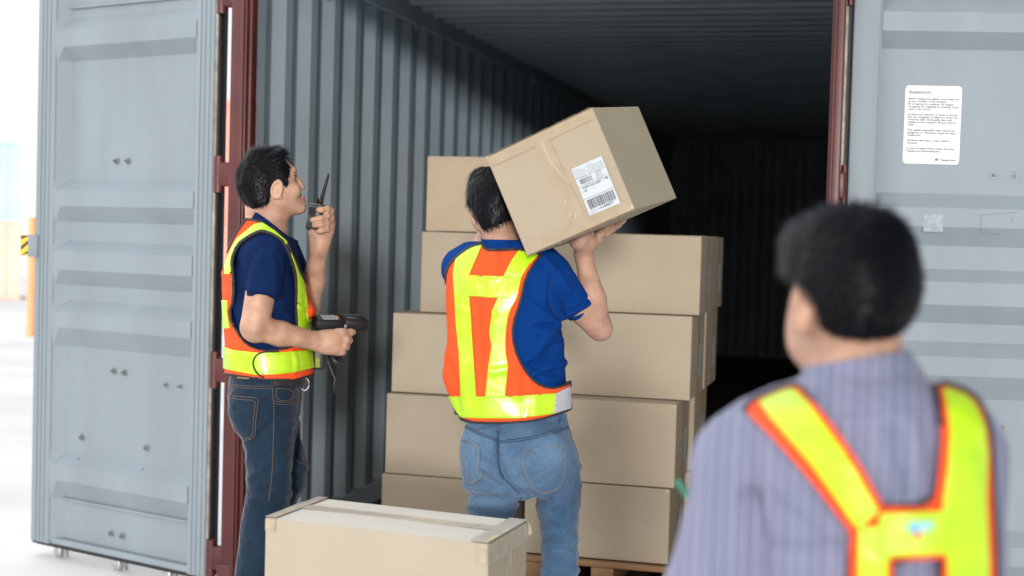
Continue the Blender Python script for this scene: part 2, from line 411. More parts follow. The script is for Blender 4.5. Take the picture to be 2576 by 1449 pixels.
b = MB(); b.rbox((a[0]-.09, a[1]-.1, .4), (a[0]+.07, a[1]+.2, .9), .02); b.build('brace', m_orange, t)
# ------------------------------------------------------------------ cardboard boxes
def card_mat(name, col, corr=(0,0,1), camt=.05, cscale=150, namt=.05):
    m = mat(name, col, .72, nscale=5, namt=namt, spec=.25)
    nt = m.node_tree; b = nt.nodes['Principled BSDF']
    ramp = nt.nodes[m['ramp']]
    tc = [n for n in nt.nodes if n.type == 'TEX_COORD'][0]
    n2 = nt.nodes.new('ShaderNodeTexNoise'); n2.inputs['Scale'].default_value = 420; n2.inputs['Detail'].default_value = 2
    nt.links.new(tc.outputs['Object'], n2.inputs['Vector'])
    mx = nt.nodes.new('ShaderNodeMix'); mx.data_type = 'RGBA'; mx.blend_type = 'MULTIPLY'
    r2 = nt.nodes.new('ShaderNodeValToRGB'); r2.color_ramp.elements[0].color = (.84,.82,.79,1); r2.color_ramp.elements[1].color = (1,1,1,1)
    r2.color_ramp.elements[0].position = .28; r2.color_ramp.elements[1].position = .55
    nt.links.new(n2.outputs['Fac'], r2.inputs[0]); mx.inputs[0].default_value = .7
    nt.links.new(ramp.outputs[0], mx.inputs[6]); nt.links.new(r2.outputs[0], mx.inputs[7]); nt.links.new(mx.outputs[2], b.inputs['Base Color'])
    wv = nt.nodes.new('ShaderNodeTexWave'); wv.wave_type = 'BANDS'; wv.bands_direction = 'X'; wv.inputs['Scale'].default_value = cscale
    wv.inputs['Distortion'].default_value = 1.2; wv.inputs['Detail'].default_value = 2
    mp = nt.nodes.new('ShaderNodeMapping'); m['map'] = mp.name
    nt.links.new(tc.outputs['Object'], mp.inputs[0]); nt.links.new(mp.outputs[0], wv.inputs['Vector'])
    n3 = nt.nodes.new('ShaderNodeTexNoise'); n3.inputs['Scale'].default_value = 3.0; nt.links.new(tc.outputs['Object'], n3.inputs['Vector'])
    ad = nt.nodes.new('ShaderNodeMath'); ad.operation = 'MULTIPLY_ADD'; ad.inputs[1].default_value = camt*4
    nt.links.new(wv.outputs['Fac'], ad.inputs[0]); 
    sc_ = nt.nodes.new('ShaderNodeMath'); sc_.operation = 'MULTIPLY'; sc_.inputs[1].default_value = 6.0
    nt.links.new(n3.outputs['Fac'], sc_.inputs[0]); nt.links.new(sc_.outputs[0], ad.inputs[2])
    bp = nt.nodes.new('ShaderNodeBump'); bp.inputs['Strength'].default_value = .35; bp.inputs['Distance'].default_value = .003
    nt.links.new(ad.outputs[0], bp.inputs['Height']); nt.links.new(bp.outputs[0], b.inputs['Normal'])
    return m
m_card = card_mat('brown_cardboard', (.315,.262,.195))
m_card2 = card_mat('brown_cardboard_b', (.325,.272,.205), cscale=140)
m_card3 = card_mat('brown_cardboard_dull', (.285,.24,.18), namt=.09)
m_card4 = card_mat('brown_cardboard_warm', (.34,.275,.195), cscale=140, namt=.08)
m_cardc = card_mat('carried_cardboard', (.36,.302,.225), cscale=150, camt=.06)
m_cardg = card_mat('side_cardboard', (.345,.295,.215), cscale=130, camt=.12)
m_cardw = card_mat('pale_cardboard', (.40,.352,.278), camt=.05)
m_cardt = card_mat('lit_cardboard_top', (.67,.645,.59), camt=.15, cscale=120)  # top panel made paler in place of light from above
m_tape = mat('brown_tape', (.30,.225,.13), .22, nscale=25, namt=.10, bscale=22, bstr=.45, bdist=.004, coat=.3)
m_tapeg = mat('dull_tape', (.385,.325,.235), .3, nscale=30, namt=.2, bscale=30, bstr=.5, coat=.3)
m_tapet = mat('tape_on_top', (.54,.49,.41), .3, nscale=30, namt=.15, bscale=30, bstr=.4, coat=.2)  # lighter tape copy to go with the brightened box top
m_clear = mat('clear_tape', (.345,.272,.185), .3, nscale=25, namt=.1, bscale=26, bstr=.4, bdist=.004, coat=.2)
m_label = mat('label_white', (.47,.51,.55), .4)
m_label2 = mat('faded_label', (.30,.33,.36), .5, nscale=40, namt=.25)
m_edge = mat('torn_edge', (.20,.14,.09), .9, nscale=90, namt=.5)
m_lime_mark = mat('lime_marker', (.60,.60,.28), .6, nscale=90, namt=.3)

def wonk_box(mb, P, w, d, h, mi=0, r=.004, bulge=.004, n=10, seed=0, mi_of=None):
    """closed carton with softly bulging panels; P(u,v,z) maps local metres (u right, v deep, z up) to the world"""
    rnd = random.Random(seed); ph = [rnd.uniform(0, 6.28) for _ in range(6)]; am = [rnd.uniform(.3, 1.0)*bulge for _ in range(6)]
    def face(k, f):
        V = []; F = []
        for i in range(n+1):
            for j in range(n+1):
                a, b = i/n, j/n
                bl = math.sin(math.pi*a)*math.sin(math.pi*b)
                bl = bl*(1+.5*math.sin(5*a+ph[k])*math.sin(4*b+ph[k]*2))
                V.append(P(*f(a, b, am[k]*bl)))
        for i in range(n):
            for j in range(n): q = i*(n+1)+j; F.append((q, q+n+1, q+n+2, q+1))
        mb.add(V, F, mi if mi_of is None else mi_of[k], True)
    e = r*.6
    L = lambda a, s: e+(s-2*e)*a
    face(0, lambda a, b, o: (L(a, w), -o, L(b, h)))                 # front
    face(1, lambda a, b, o: (w+o, L(a, d), L(b, h)))                # right
    face(2, lambda a, b, o: (L(1-a, w), d+o, L(b, h)))              # back
    face(3, lambda a, b, o: (-o, L(1-a, d), L(b, h)))               # left
    face(4, lambda a, b, o: (L(a, w), L(b, d), h+o))                # top
    face(5, lambda a, b, o: (L(a, w), L(1-b, d), -o))               # bottom
    # chamfered edges close the gaps between panels
    E_ = []
    c = lambda u, v, z: P(u, v, z)
    for z, zi in ((0, e), (h, h-e)):
        E_ += [[c(e,0,zi),c(w-e,0,zi),c(w-e,e,z),c(e,e,z)],[c(e,d,zi),c(w-e,d,zi),c(w-e,d-e,z),c(e,d-e,z)],
               [c(0,e,zi),c(0,d-e,zi),c(e,d-e,z),c(e,e,z)],[c(w,e,zi),c(w,d-e,zi),c(w-e,d-e,z),c(w-e,e,z)]]
        for u0, u1 in ((0,e),(w,w-e)):
            for v0, v1 in ((0,e),(d,d-e)): E_.append([c(u0,v1,zi),c(u1,v0,zi),c(u1,v1,z),c(u1,v1,z)])
    for u, ui in ((0,e),(w,w-e)):
        for v, vi in ((0,e),(d,d-e)): E_.append([c(u,vi,e),c(ui,v,e),c(ui,v,h-e),c(u,vi,h-e)])
    for q in E_: mb.add(q, [(0,1,2,3)], mi if mi_of is None else mi_of[0])

# ---- pallets and stacks.  u along +x (rotated by yaw), v deeper, z up
def frame(px, py_, zc, ang):
    """world point under photo pixel at camera depth zc, with axes turned by ang degrees"""
    p = U(px, py_, zc); a = math.radians(ang)
    return p, np.array([math.cos(a), math.sin(a), 0]), np.array([-math.sin(a), math.cos(a), 0])
def pallet(label, o, eu, ev, w, d):
    P = lambda u, v, z: o+eu*u+ev*v+np.array([0, 0, z])
    fr = lambda u, v, z: tuple(P(u, v, z))
    t = thing('pallet', label, 'pallet', tuple(o))
    b = MB(); k = 7; bw = d/k
    for i in range(k): b.rbox((0, i*bw, .088), (w, i*bw+bw*.72, .11), .003, fr=fr)
    b.build('deck', m_pallet, t)
    for i in range(3):
        b = MB(); u0 = i*(w-.09)/2; b.rbox((u0, 0, .0), (u0+.09, d, .087), .003, fr=fr); b.build('bearer', m_pallet, t)
def carton(label, px, pyt, pyb, zc, ang, w, d, pxr=None, m=None, seed=0, tape_side=True, lab=True, mside=None, grp=None, zb=None, hh=None):
    """carton whose front bottom-left corner shows at (px,pyb) and top-left at (px,pyt)"""
    o, eu, ev = frame(px, pyb, zc, ang); top = U(px, pyt, zc)
    h = top[2]-o[2] if hh is None else hh
    if zb is not None: o[2] = zb
    P = lambda u, v, z: o+eu*u+ev*v+np.array([0, 0, z])
    t = thing('cardboard_box', label, 'box', tuple(o), grp)
    b = MB(); wonk_box(b, P, w, d, h-.003, 0, seed=seed); b.build('carton', m or m_card, t)
    if tape_side:
        b = MB()
        b.box((w+.0045, d*.5-.026, .004), (w+.0055, d*.5+.026, h-.01), fr=lambda *q: tuple(P(*q)))
        b.box((w+.0045, d*.5-.002, .004), (w+.0062, d*.5+.002, h-.01), 1, fr=lambda *q: tuple(P(*q)))
        b.build('tape', [m_tape, m_edge], t)
    if lab:
        b = MB(); b.box((w+.0062, d*.62, h*.22), (w+.007, d*.62+.09, h*.62), fr=lambda *q: tuple(P(*q))); b.build('shipping_label', m_label, t)
    # taped corner dabs catching light
    b = MB(); b.box((w-.03, -.0058, h-.03), (w-.004, -.0048, h-.006), fr=lambda *q: tuple(P(*q))); b.build('corner_tape', m_clear, t)
    return t, P, o, eu, ev, h
ZB = .27                                                             # top of the pallets
# right-hand stack: front column
ST_Y = 5.60
def at_floor(px, y, z):
    """point at photo column px on the vertical plane y=const, height z"""
    p = on_plane(px, 1000, (0, y, 0), np.array([0, 1.0, 0])); p[2] = z; return p
def zat(px, py_, y): return on_plane(px, py_, (0, y, 0), np.array([0, 1.0, 0]))[2]
def stack_rows(cols):
    out = []
    for (xa, xb, y, xs, yt, yb) in cols: out.append((xa, xb, y, zat(xs, yb, y), zat(xs, yt, y)-zat(xs, yb, y), 0))
    for i in range(1, len(out)):                                       # every box sits on the one below
        q = out[i]; zb = out[i-1][3]+out[i-1][4]; out[i] = (q[0], q[1], q[2], zb, q[3]+q[4]-zb, 0)
    return out
rows_r = stack_rows([(1328,1694,5.50,1690,1229,1421),(1333,1703,5.50,1703,1016,1229),(1335,1735,5.63,1735,794,1010),(1335,1752,5.66,1752,592,794)])
ZB = rows_r[0][3]
names_r = ['bottom box of the right-hand stack, resting on the wooden pallet','second box from the bottom of the right-hand stack, standing forward of the box above',
           'third box up in the right-hand stack, behind the bent elbow','top box of the right-hand front stack, under the carried box']
def simple_carton(label, o, w, d, h, seed, m=None, lab=True, ang=0.0, grp=None):
    a = math.radians(ang); eu = np.array([math.cos(a), math.sin(a), 0]); ev = np.array([-math.sin(a), math.cos(a), 0])
    o = np.array(o, float); P = lambda u, v, z: o+eu*u+ev*v+np.array([0, 0, z]); fr = lambda *q: tuple(P(*q))
    t = thing('cardboard_box', label, 'box', tuple(o), grp)
    b = MB(); wonk_box(b, P, w, d, h-.004, 0, seed=seed, bulge=.002); b.build('carton', m or m_card, t)
    b = MB()
    b.box((w+.0020, d*.5-.03, .004), (w+.0028, d*.5+.03, h-.012), fr=fr); b.box((w+.0020, d*.5-.0025, .004), (w+.0034, d*.5+.0025, h-.012), 1, fr=fr)
    b.box((.01, d*.5-.03, h-.0022), (w-.004, d*.5+.03, h-.0012), fr=fr)
    b.build('tape', [m_tape, m_edge], t)
    if lab:
        b = MB(); b.box((w+.0020, d*.62, h*.2), (w+.0028, d*.62+.07, h*.62), fr=fr); b.build('shipping_label', m_label2, t)
    b = MB(); b.box((w-.020, -.0014, h-.018), (w-.003, -.0008, h-.007), fr=fr); b.build('corner_tape', m_clear, t)
    return t
for i, (xa, xb, y, z, h, w) in enumerate(rows_r):
    pa = at_floor(xa, y, z); pb = at_floor(xb, y, z)
    simple_carton(names_r[i], pa, pb[0]-pa[0], .42, h, 10+i, ang=(-.4,.5,0,.3)[i], m=(m_card3, m_card, m_card2, m_card)[i], grp='boxes of the right-hand stack')
    simple_carton(('bottom','second','third','top')[i]+' box of the rear column behind the right-hand stack', pa+np.array([.01+(pb[0]-pa[0])-.62, .44+.015*i, .0]), .635-.012*i, .42, h, 30+i, grp='boxes of the right-hand rear column')
# left-hand stack
names_l = ['bottom box of the left-hand stack, behind the pale foreground box','second box from the bottom of the left-hand stack','middle box of the left-hand stack, left of the orange vest',
           'fourth box up in the left-hand stack, second from its top','topmost box of the left-hand stack, left of the dark haired head']
rows_l = stack_rows([(966,1300,5.62,966,1189,1384),(973,1303,5.62,973,987,1189),(984,1306,5.66,984,784,987),(1051,1330,5.74,1051,580,784),(1060,1335,5.76,1060,390,580)])
rows_l = [q[:5]+(n,) for q, n in zip(rows_l, names_l)]
ZL = rows_l[0][3]
for i, (xa, xb, y, z, h, lb) in enumerate(rows_l):
    pa = at_floor(xa, y, z); pb = at_floor(xb, y, z)
    simple_carton(lb, pa, pb[0]-pa[0], .42, h, 50+i, ang=(.6,-.5,.3,.8,-.3)[i], m=(m_card, m_card3, m_card2, m_card, m_card4)[i], grp='boxes of the left-hand stack')
pallet('brown wooden pallet under the right-hand stack of boxes', at_floor(1322, 5.47, ZB-.116), np.array([1., 0, 0]), np.array([0, 1., 0]), .66, .92)
pallet('brown wooden pallet under the left-hand stack of boxes', at_floor(962, 5.60, ZL-.116), np.array([1., 0, 0]), np.array([0, 1., 0]), .62, .8)

# ---- the pale box in the foreground
H_ = .745
pc = {k: U(x, y, FPX*H_/(y-(590+.028*(x-1288)))) for k, (x, y) in dict(fl=(668,1300), fr=(1229,1367), br=(1319,1310), bl=(810,1250)).items()}
zt = np.mean([p[2] for p in pc.values()])
fl = pc['fl'].copy(); fr_ = pc['fr'].copy(); br = pc['br'].copy()
eu = fr_-fl; eu[2] = 0; wg = np.linalg.norm(eu); eu /= wg; ev = (br-fr_)+(pc['bl']-fl); ev[2] = 0; ev /= np.linalg.norm(ev); dg = .5*(np.linalg.norm((br-fr_)[:2])+np.linalg.norm((pc['bl']-fl)[:2]))
hg = .42; og = np.array([fl[0], fl[1], zt-hg])
Pg = lambda u, v, z: og+eu*u+ev*v+np.array([0, 0, z]); frg = lambda *q: tuple(Pg(*q))
t = thing('cardboard_box', 'pale taped box in the foreground, lower centre, topmost on another box', 'box', tuple(og))
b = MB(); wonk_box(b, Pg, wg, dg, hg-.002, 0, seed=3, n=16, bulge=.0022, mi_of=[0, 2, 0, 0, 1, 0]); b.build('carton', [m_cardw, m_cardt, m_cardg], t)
b = MB()
b.box((.004, dg*.55-.024, hg+.0008), (wg-.004, dg*.55+.024, hg+.0014), fr=frg)
b.box((wg-.05, .0, hg+.0016), (wg-.001, dg, hg+.0022), fr=frg); b.box((.0, .0, hg+.0016), (.03, dg, hg+.0022), fr=frg)
b.build('tape', m_tapet, t); b = MB()
b.box((wg+.0020, .002, hg-.052), (wg+.0026, dg-.002, hg-.002), fr=frg); b.box((wg+.0027, dg*.5-.024, .0), (wg+.0033, dg*.5+.024, hg-.05), fr=frg)
b.box((wg-.033, -.0028, hg-.05), (wg-.003, -.0022, hg-.003), fr=frg); b.box((.001, -.0028, hg-.035), (.030, -.0022, hg-.003), fr=frg)
b.build('tape', m_tapeg, t)
b = MB()
for (u0, u1, v0, v1) in ((wg*.74, wg*.83, dg*.55+.006, dg*.55+.013), (wg-.012, wg-.002, .01, .09), (wg-.010, wg-.003, .13, .17)):
    b = MB(); b.box((u0, v0, hg+.0023), (u1, v1, hg+.0026), fr=frg); b.build('marker_stain', m_lime_mark, t)
b = MB(); pts = [(wg+.004, dg-.01, hg-.002), (wg+.010, dg+.003, hg-.016), (wg+.012, dg+.004, hg-.034), (wg+.004, dg-.002, hg-.04)]
b.slab([Pg(*p) for p in pts], eu*0+ev, .001); b.build('loose_tape_end', m_tapeg, t)
b = MB(); V = []; F = []                                              # the raised end flap at the left
for i, vv in enumerate(np.linspace(.0, dg, 9)):
    lift = .006*math.sin(math.pi*min(1, vv/dg*1.05))
    V += [Pg(-.001, vv, hg+.000), Pg(.010, vv, hg+.002+lift), Pg(.03, vv, hg+.0024)]
for i in range(8):
    for k in range(2): F.append((i*3+k, i*3+k+1, (i+1)*3+k+1, (i+1)*3+k))
b.add(V, F, 0, True); b.build('end_flap', m_tapet, t)
b2 = thing('cardboard_box', 'plain box standing on the pavement under the pale foreground box', 'box', (og[0], og[1], 0))
b = MB(); Pg2 = lambda u, v, z: np.array([og[0], og[1], 0])+eu*(u+.01)+ev*(v+.01)+np.array([0, 0, z])
wonk_box(b, Pg2, wg-.02, dg-.02, og[2]-.008, 0, seed=8, bulge=.003); b.build('carton', m_cardw, b2)
b = MB(); b.box((wg*.5-.03, -.0062, .004), (wg*.5+.03, -.0054, og[2]-.02), fr=lambda *q: tuple(Pg2(*q))); b.build('tape', m_tape, b2)

# ---- the carried box: corners found from the photograph (camera frame: right, down, forward)
def camw(p): return cC+cR*p[0]-cU*p[1]+cF*p[2]
cTL, cTR, cBR, cBL = [camw(np.array(p)) for p in ((-.072,-.363,3.957),(.216,-.486,3.829),(.330,-.212,3.822),(.042,-.089,3.950))]
cw = np.linalg.norm(cBR-cBL); ch = np.linalg.norm(cTL-cBL)
eu = (cBR-cBL)/cw; ez = (cTL-cBL); ez -= eu*np.dot(ez, eu); ez /= np.linalg.norm(ez); ev = np.cross(ez, eu)
if np.dot(ev, cF) < 0: ev = -ev
cd = .45
Pc = lambda u, v, z: cBL+eu*u+ev*v+ez*z; frc = lambda *q: tuple(Pc(*q))
# local frame object so that its material follows the box
t = thing('cardboard_box', 'brown taped box with white barcode label carried on the shoulder', 'box', tuple(cBL))
b = MB(); wonk_box(b, Pc, cw, cd, ch, 0, seed=5, n=14, bulge=.0016, mi_of=[0, 1, 0, 0, 0, 1]); carried = b.build('carton', [m_cardc, m_cardg], t)
# face coordinates of a photo pixel
def fuv(px, py_):
    p = on_plane(px, py_, cBL, ev)-cBL; return float(np.dot(p, eu)), float(np.dot(p, ez))
z2 = lambda x, y: (1046.5+.3241*x, 241.5+.3241*y)
def strip(pts, h=.0016, t_=.0006): return [Pc(*(lambda q: (q[0], -h, q[1]))(fuv(*z2(*p)))) for p in pts]
b = MB(); 
b.slab(strip([(905,335),(1015,295),(1345,990),(1215,1030)]), -ev, .0003)
b.slab([Pc(.002,-.0020,ch-.030), Pc(cw-.002,-.0020,ch-.030), Pc(cw-.002,-.0020,ch-.001), Pc(.002,-.0020,ch-.001)], -ev, .0003)
b.slab([Pc(.002,-.0020,.001), Pc(cw-.002,-.0020,.001), Pc(cw-.002,-.0020,.032), Pc(.002,-.0020,.032)], -ev, .0003)
b.box((.004, .002, ch+.0012), (cw-.004, .03, ch+.0018), fr=frc); b.box((.004, .002, -.0024), (cw-.004, .03, -.0018), fr=frc)
b.build('tape', m_clear, t)
rnd = random.Random(4)
for zz, k0 in ((ch+.002, 1), (-.0015, 2)):                            # ragged torn board along the two long edges
    b = MB(); V = []; F = []
    for i in range(61):
        u0 = .004+(cw-.008)*i/60; a_ = max(0, mnoise.noise((u0*45, k0, 0))+.15)*.006+.0004
        V += [Pc(u0, -.0032, zz-a_*.5), Pc(u0, -.0032, zz+a_*.5), Pc(u0, -.0008, zz+a_*.5), Pc(u0, -.0008, zz-a_*.5)]
    for i in range(60):
        for k in range(4): F.append((i*4+k, i*4+(k+1) % 4, (i+1)*4+(k+1) % 4, (i+1)*4+k))
    b.add(V, F); b.build('frayed_edge', m_edge, t)
m_gloss = mat('tape_highlight', (.6,.57,.52), .08, spec=1.0)  # pale tubes drawn as the glints along the tape wrinkles
b = MB()
for poly in ([(978,360),(1005,420),(1040,500),(1095,570),(1150,640)],[(1200,905),(1190,930),(1195,960)],[(1245,905),(1240,940),(1228,975)],[(1165,800),(1160,850)],[(1638,880),(1650,890),(1672,868),(1680,845)],[(545,478),(560,470)],[(1675,840),(1695,880)]):
    b = MB(); b.tube([Pc(*(lambda q: (q[0], -.0024, q[1]))(fuv(*z2(*p)))) for p in poly], .0008, 6); b.build('tape_wrinkle_glint', m_gloss, t)
L0, L1, L2, L3 = [np.array(fuv(*z2(*p))) for p in ((1205,568),(1440,466),(1586,828),(1352,928))]
lx = L1-L0; lw = np.linalg.norm(lx); lx /= lw; ly = np.array([-lx[1], lx[0]]); lh = np.linalg.norm(L3-L0)
def LP(a, b_, h=0.0):
    q = L3+lx*(a*lw)+ly*(b_*lh); return Pc(q[0], -.0026-h, q[1])
b = MB(); b.slab([LP(0,0), LP(1,0), LP(1,1), LP(0,1)], -ev, .0006); lab = b.build('shipping_label', m_label, t)
b = MB()
def lt(txt, x, y, s, wid=None, mi=0, off=0.0): letters(b, txt, x, y, s, lambda a, c_, h: LP(a, (c_-y)*lw/lh+y, h), .0009, mi, off, wid)
def bar(x0, y0, x1, y1, mi=0): b.quad([LP(x0,y0,.0009), LP(x1,y0,.0009), LP(x1,y1,.0009), LP(x0,y1,.0009)], mi)
for yy in (.775, .593, .335): bar(0, yy-.003, 1, yy+.003)
bar(0, .775-.003, .49, .775+.003)
bar(.485, .60, .493, .985)
for i, s_ in enumerate(('FROM: Vendor','Thai Thailand Fabric CO LTD','46/106 46/108 Moo 7','Soi Jamfeung 13 Jamfeung Road','Bangkok 10100 TH')): lt(s_, .03, .94-.034*i, .044, (.2,.42,.34,.42,.3)[i], 1)
for i, s_ in enumerate(('Ship To','The William Carter Company','Carters Distribution Center #62','101 Eagles Landing Parkway','Stockbridge GA 30281 US')): lt(s_, .52, .945-.036*i, .05, (.12,.44,.42,.45,.42)[i], 1)
for i, s_ in enumerate(('PO NUMBER','2548501001','PRINT DATE','22/6/2022','COUNTRY OF ORIGIN','THAILAND')): lt(s_, (.62,.62,.62,.64,.54,.62)[i], .745-.028*i, .045, (.2,.2,.19,.15,.36,.18)[i], 1)
lt('SHIP TO POST', .13, .745, .045, .25, 1); lt('(420) 30281', .2, .605, .04, .22, 1)
rnd = random.Random(11); x = .10
while x < .46:
    w_ = rnd.choice((.006, .006, .012, .018)); bar(x, .635, x+w_, .735); x += w_+rnd.choice((.006, .008, .014))
lt('STY', .03, .545, .05, .08, 1); lt('2O031310 ASST', .115, .535, .085, .60, 0, .0022); lt('QTY', .77, .545, .05, .07, 1); lt('56', .85, .545, .085, .10, 0, .0022)
lt('SIZE', .03, .475, .05, .09, 1); lt('4T', .125, .465, .085, .10, 0, .0022); lt('DIM', .40, .475, .05, .06, 1)
x = .08
while x < .93:
    w_ = rnd.choice((.006, .006, .010, .014, .019)); bar(x, .105, x+w_, .305); x += w_+rnd.choice((.005, .007, .009, .014))
lt('(00) 00716041', .07, .055, .05, .25, 1); lt('4907', .345, .042, .075, .16, 0, .0006); lt('09071', .505, .042, .095, .30, 0, .0026); lt('0', .83, .07, .05, .03, 1)
lt('1L000000056/00', .02, .02, .035, .2, 1)
b.build('lettering', [m_ink, m_inkl], lab)
# ------------------------------------------------------------------ figures: signed-distance bodies meshed by surface nets
f4 = np.float32
class PF:
    """person frame: x right, y down, z away from the camera along the ray to the person, in metres"""
    def __init__(s, cx, Zp):
        s.phi = math.atan((cx-CX)/FPX); s.Z = Zp
        c, sn = math.cos(s.phi), math.sin(s.phi)
        s.f = cF*c+cR*sn; s.r = cR*c-cF*sn; s.d = -cU
        s.A = np.stack([s.r, s.d, s.f])                        # rows
    def L(s, px, py, dz=0.0):
        dx, dy = (px-CX)/FPX, (py-CY)/FPX; c, sn = math.cos(s.phi), math.sin(s.phi)
        x = dx*c-sn; z = dx*sn+c; k = (s.Z+dz)/z
        return np.array([x*k, dy*k, s.Z+dz])
    def W(s, P): return cC+np.asarray(P)@s.A
    def px(s, P):
        c, sn = math.cos(s.phi), math.sin(s.phi)
        x = P[:,0]*c+P[:,2]*sn; z = -P[:,0]*sn+P[:,2]*c
        return np.stack([CX+FPX*x/z, CY+FPX*P[:,1]/z], 1)
    def ground(s, x, z):                                      # local y where the world height is zero
        p = s.W(np.array([x, 0, z])); return p[2]/-(s.d[2]) if s.d[2] != 0 else 0

class RC:                                                     # tapered capsule
    def __init__(s, a, b, ra, rb, k=.02):
        s.a = np.array(a, f4); s.b = np.array(b, f4); s.ra, s.rb, s.k = ra, rb, k
        s.lo = np.minimum(s.a-ra, s.b-rb); s.hi = np.maximum(s.a+ra, s.b+rb); s.op = 'u'
    def __call__(s, p):
        ba = s.b-s.a; pa = p-s.a; h = np.clip(pa@ba/max(1e-9, float(ba@ba)), 0, 1)
        q = pa-h[:,None]*ba
        return np.sqrt(np.einsum('ij,ij->i', q, q))-(s.ra+(s.rb-s.ra)*h)
class RX(RC):                                                 # tapered capsule with a flat cut end at b
    def __init__(s, a, b, ra, rb, k=.02):
        RC.__init__(s, a, b, ra, rb, k); n = s.b-s.a; s.n = n/np.linalg.norm(n)
    def __call__(s, p): return -smin(-RC.__call__(s, p), -((p-s.b)@s.n), .010)
class EL:                                                     # ellipsoid, optional rotation (rows = axes)
    def __init__(s, c, r, k=.02, rot=None):
        s.c = np.array(c, f4); s.r = np.array(r, f4); s.k = k; s.R = None if rot is None else np.array(rot, f4); s.op = 'u'
        m = max(r); s.lo = s.c-m; s.hi = s.c+m
    def __call__(s, p):
        q = p-s.c
        if s.R is not None: q = q@s.R.T
        k0 = np.linalg.norm(q/s.r, axis=1); k1 = np.linalg.norm(q/(s.r*s.r), axis=1)+1e-6
        return k0*(k0-1)/k1
class TO:                                                     # torus / ring: centre, axis, radii
    def __init__(s, c, ax, R, r, k=.004, sq=1.0, up=None):
        s.c = np.array(c, f4); a = np.array(ax, float); a /= np.linalg.norm(a); s.ax = a.astype(f4); s.Rr, s.r, s.k = R, r, k; s.op = 'u'
        s.lo = s.c-R*max(1, sq)-r; s.hi = s.c+R*max(1, sq)+r; s.sq = sq
        u = np.array(up if up is not None else (0, 1, 0), float); u -= a*(u@a); u /= np.linalg.norm(u); s.u = u.astype(f4); s.v = np.cross(a, u).astype(f4)
    def __call__(s, p):
        q = p-s.c; h = q@s.ax; x = q@s.u/s.sq; y = q@s.v
        return np.sqrt((np.sqrt(x*x+y*y)-s.Rr)**2+h*h)-s.r
def pchip(x, y, xs):
    x = np.asarray(x, float); y = np.asarray(y, float); h = np.diff(x); d = np.diff(y)/h; m = np.zeros_like(y)
    for i in range(1, len(x)-1):
        if d[i-1]*d[i] > 0:
            w1 = 2*h[i]+h[i-1]; w2 = h[i]+2*h[i-1]; m[i] = (w1+w2)/(w1/d[i-1]+w2/d[i])
    m[0] = d[0]; m[-1] = d[-1]
    i = np.clip(np.searchsorted(x, xs)-1, 0, len(x)-2); t = (xs-x[i])/h[i]
    return (y[i]*(1+2*t)*(1-t)**2+h[i]*m[i]*t*(1-t)**2+y[i+1]*t*t*(3-2*t)+h[i]*m[i+1]*t*t*(t-1))
class LF:
    """loft of ellipses along y from rows (py, pxL, pxR, half depth, dz)"""
    def __init__(s, F, rows, k=.03, n=2.2, inset=0.0, twist=0.0):
        ys, cx, cz, a, b = [], [], [], [], []
        for r in rows:
            py, l, rr, bb = r[:4]; dz = r[4] if len(r) > 4 else 0.0
            P0 = F.L(l, py, dz); P1 = F.L(rr, py, dz)
            ys.append(P0[1]); cx.append((P0[0]+P1[0])/2); a.append((P1[0]-P0[0])/2); cz.append(P0[2]); b.append(bb)
        s.y0, s.y1 = ys[0], ys[-1]; s.t = np.linspace(s.y0, s.y1, 256)
        s.cx = pchip(ys, cx, s.t); s.cz = pchip(ys, cz, s.t); s.a = pchip(ys, a, s.t)-inset; s.b = pchip(ys, b, s.t)-inset
        s.n = n; s.k = k; s.op = 'u'; s.tw = twist
        m = max(a+b); s.lo = np.array([min(cx)-m, s.y0, min(cz)-m]); s.hi = np.array([max(cx)+m, s.y1, max(cz)+m])
    def __call__(s, p):
        y = np.clip(p[:,1], s.y0, s.y1)
        cx = np.interp(y, s.t, s.cx); cz = np.interp(y, s.t, s.cz); a = np.interp(y, s.t, s.a); b = np.interp(y, s.t, s.b)
        x = p[:,0]-cx; z = p[:,2]-cz
        qx = np.abs(x/a); qz = np.abs(z/b)
        k0 = (qx**s.n+qz**s.n)**(1/s.n)
        k1 = np.sqrt((qx/a)**2+(qz/b)**2)+1e-6
        d = np.where(k0 > .3, k0*(k0-1)/k1*.97, -np.minimum(a, b)*.6)
        d = np.maximum(d, -np.minimum(a, b))
        e = np.maximum(s.y0-p[:,1], p[:,1]-s.y1)
        R = .018
        u = np.maximum(d+R, 0); w = np.maximum(e+R, 0)
        return np.minimum(np.maximum(d, e), np.sqrt(u*u+w*w)-R if R else 0)*0+np.where((d > -R) & (e > -R), np.sqrt(u*u+w*w)-R, np.maximum(d, e))
def sub(pr): pr.op = 's'; return pr
def grow(pr, g):
    """the same shape, offset outwards by g"""
    class G: pass
    class GG:
        def __init__(s): s.lo = pr.lo-g; s.hi = pr.hi+g; s.k = pr.k; s.op = pr.op
        def __call__(s, p): return pr(p)-g
    return GG()
def smin(a, b, k):
    if k <= 0: return np.minimum(a, b)
    h = np.clip(.5+.5*(b-a)/k, 0, 1); return b+(a-b)*h-k*h*(1-h)
def field(prims, p, prune=True, post=None):
    d = np.full(len(p), 9.0, f4)
    for pr in prims:
        if prune:
            m = np.all((p > pr.lo-.07) & (p < pr.hi+.07), axis=1)
            if not m.any(): continue
            v = pr(p[m])
            if pr.op == 'u': d[m] = smin(d[m], v, pr.k)
            else: d[m] = -smin(-d[m], v, pr.k)
        else:
            v = pr(p)
            d = smin(d, v, pr.k) if pr.op == 'u' else -smin(-d, v, pr.k)
    return d
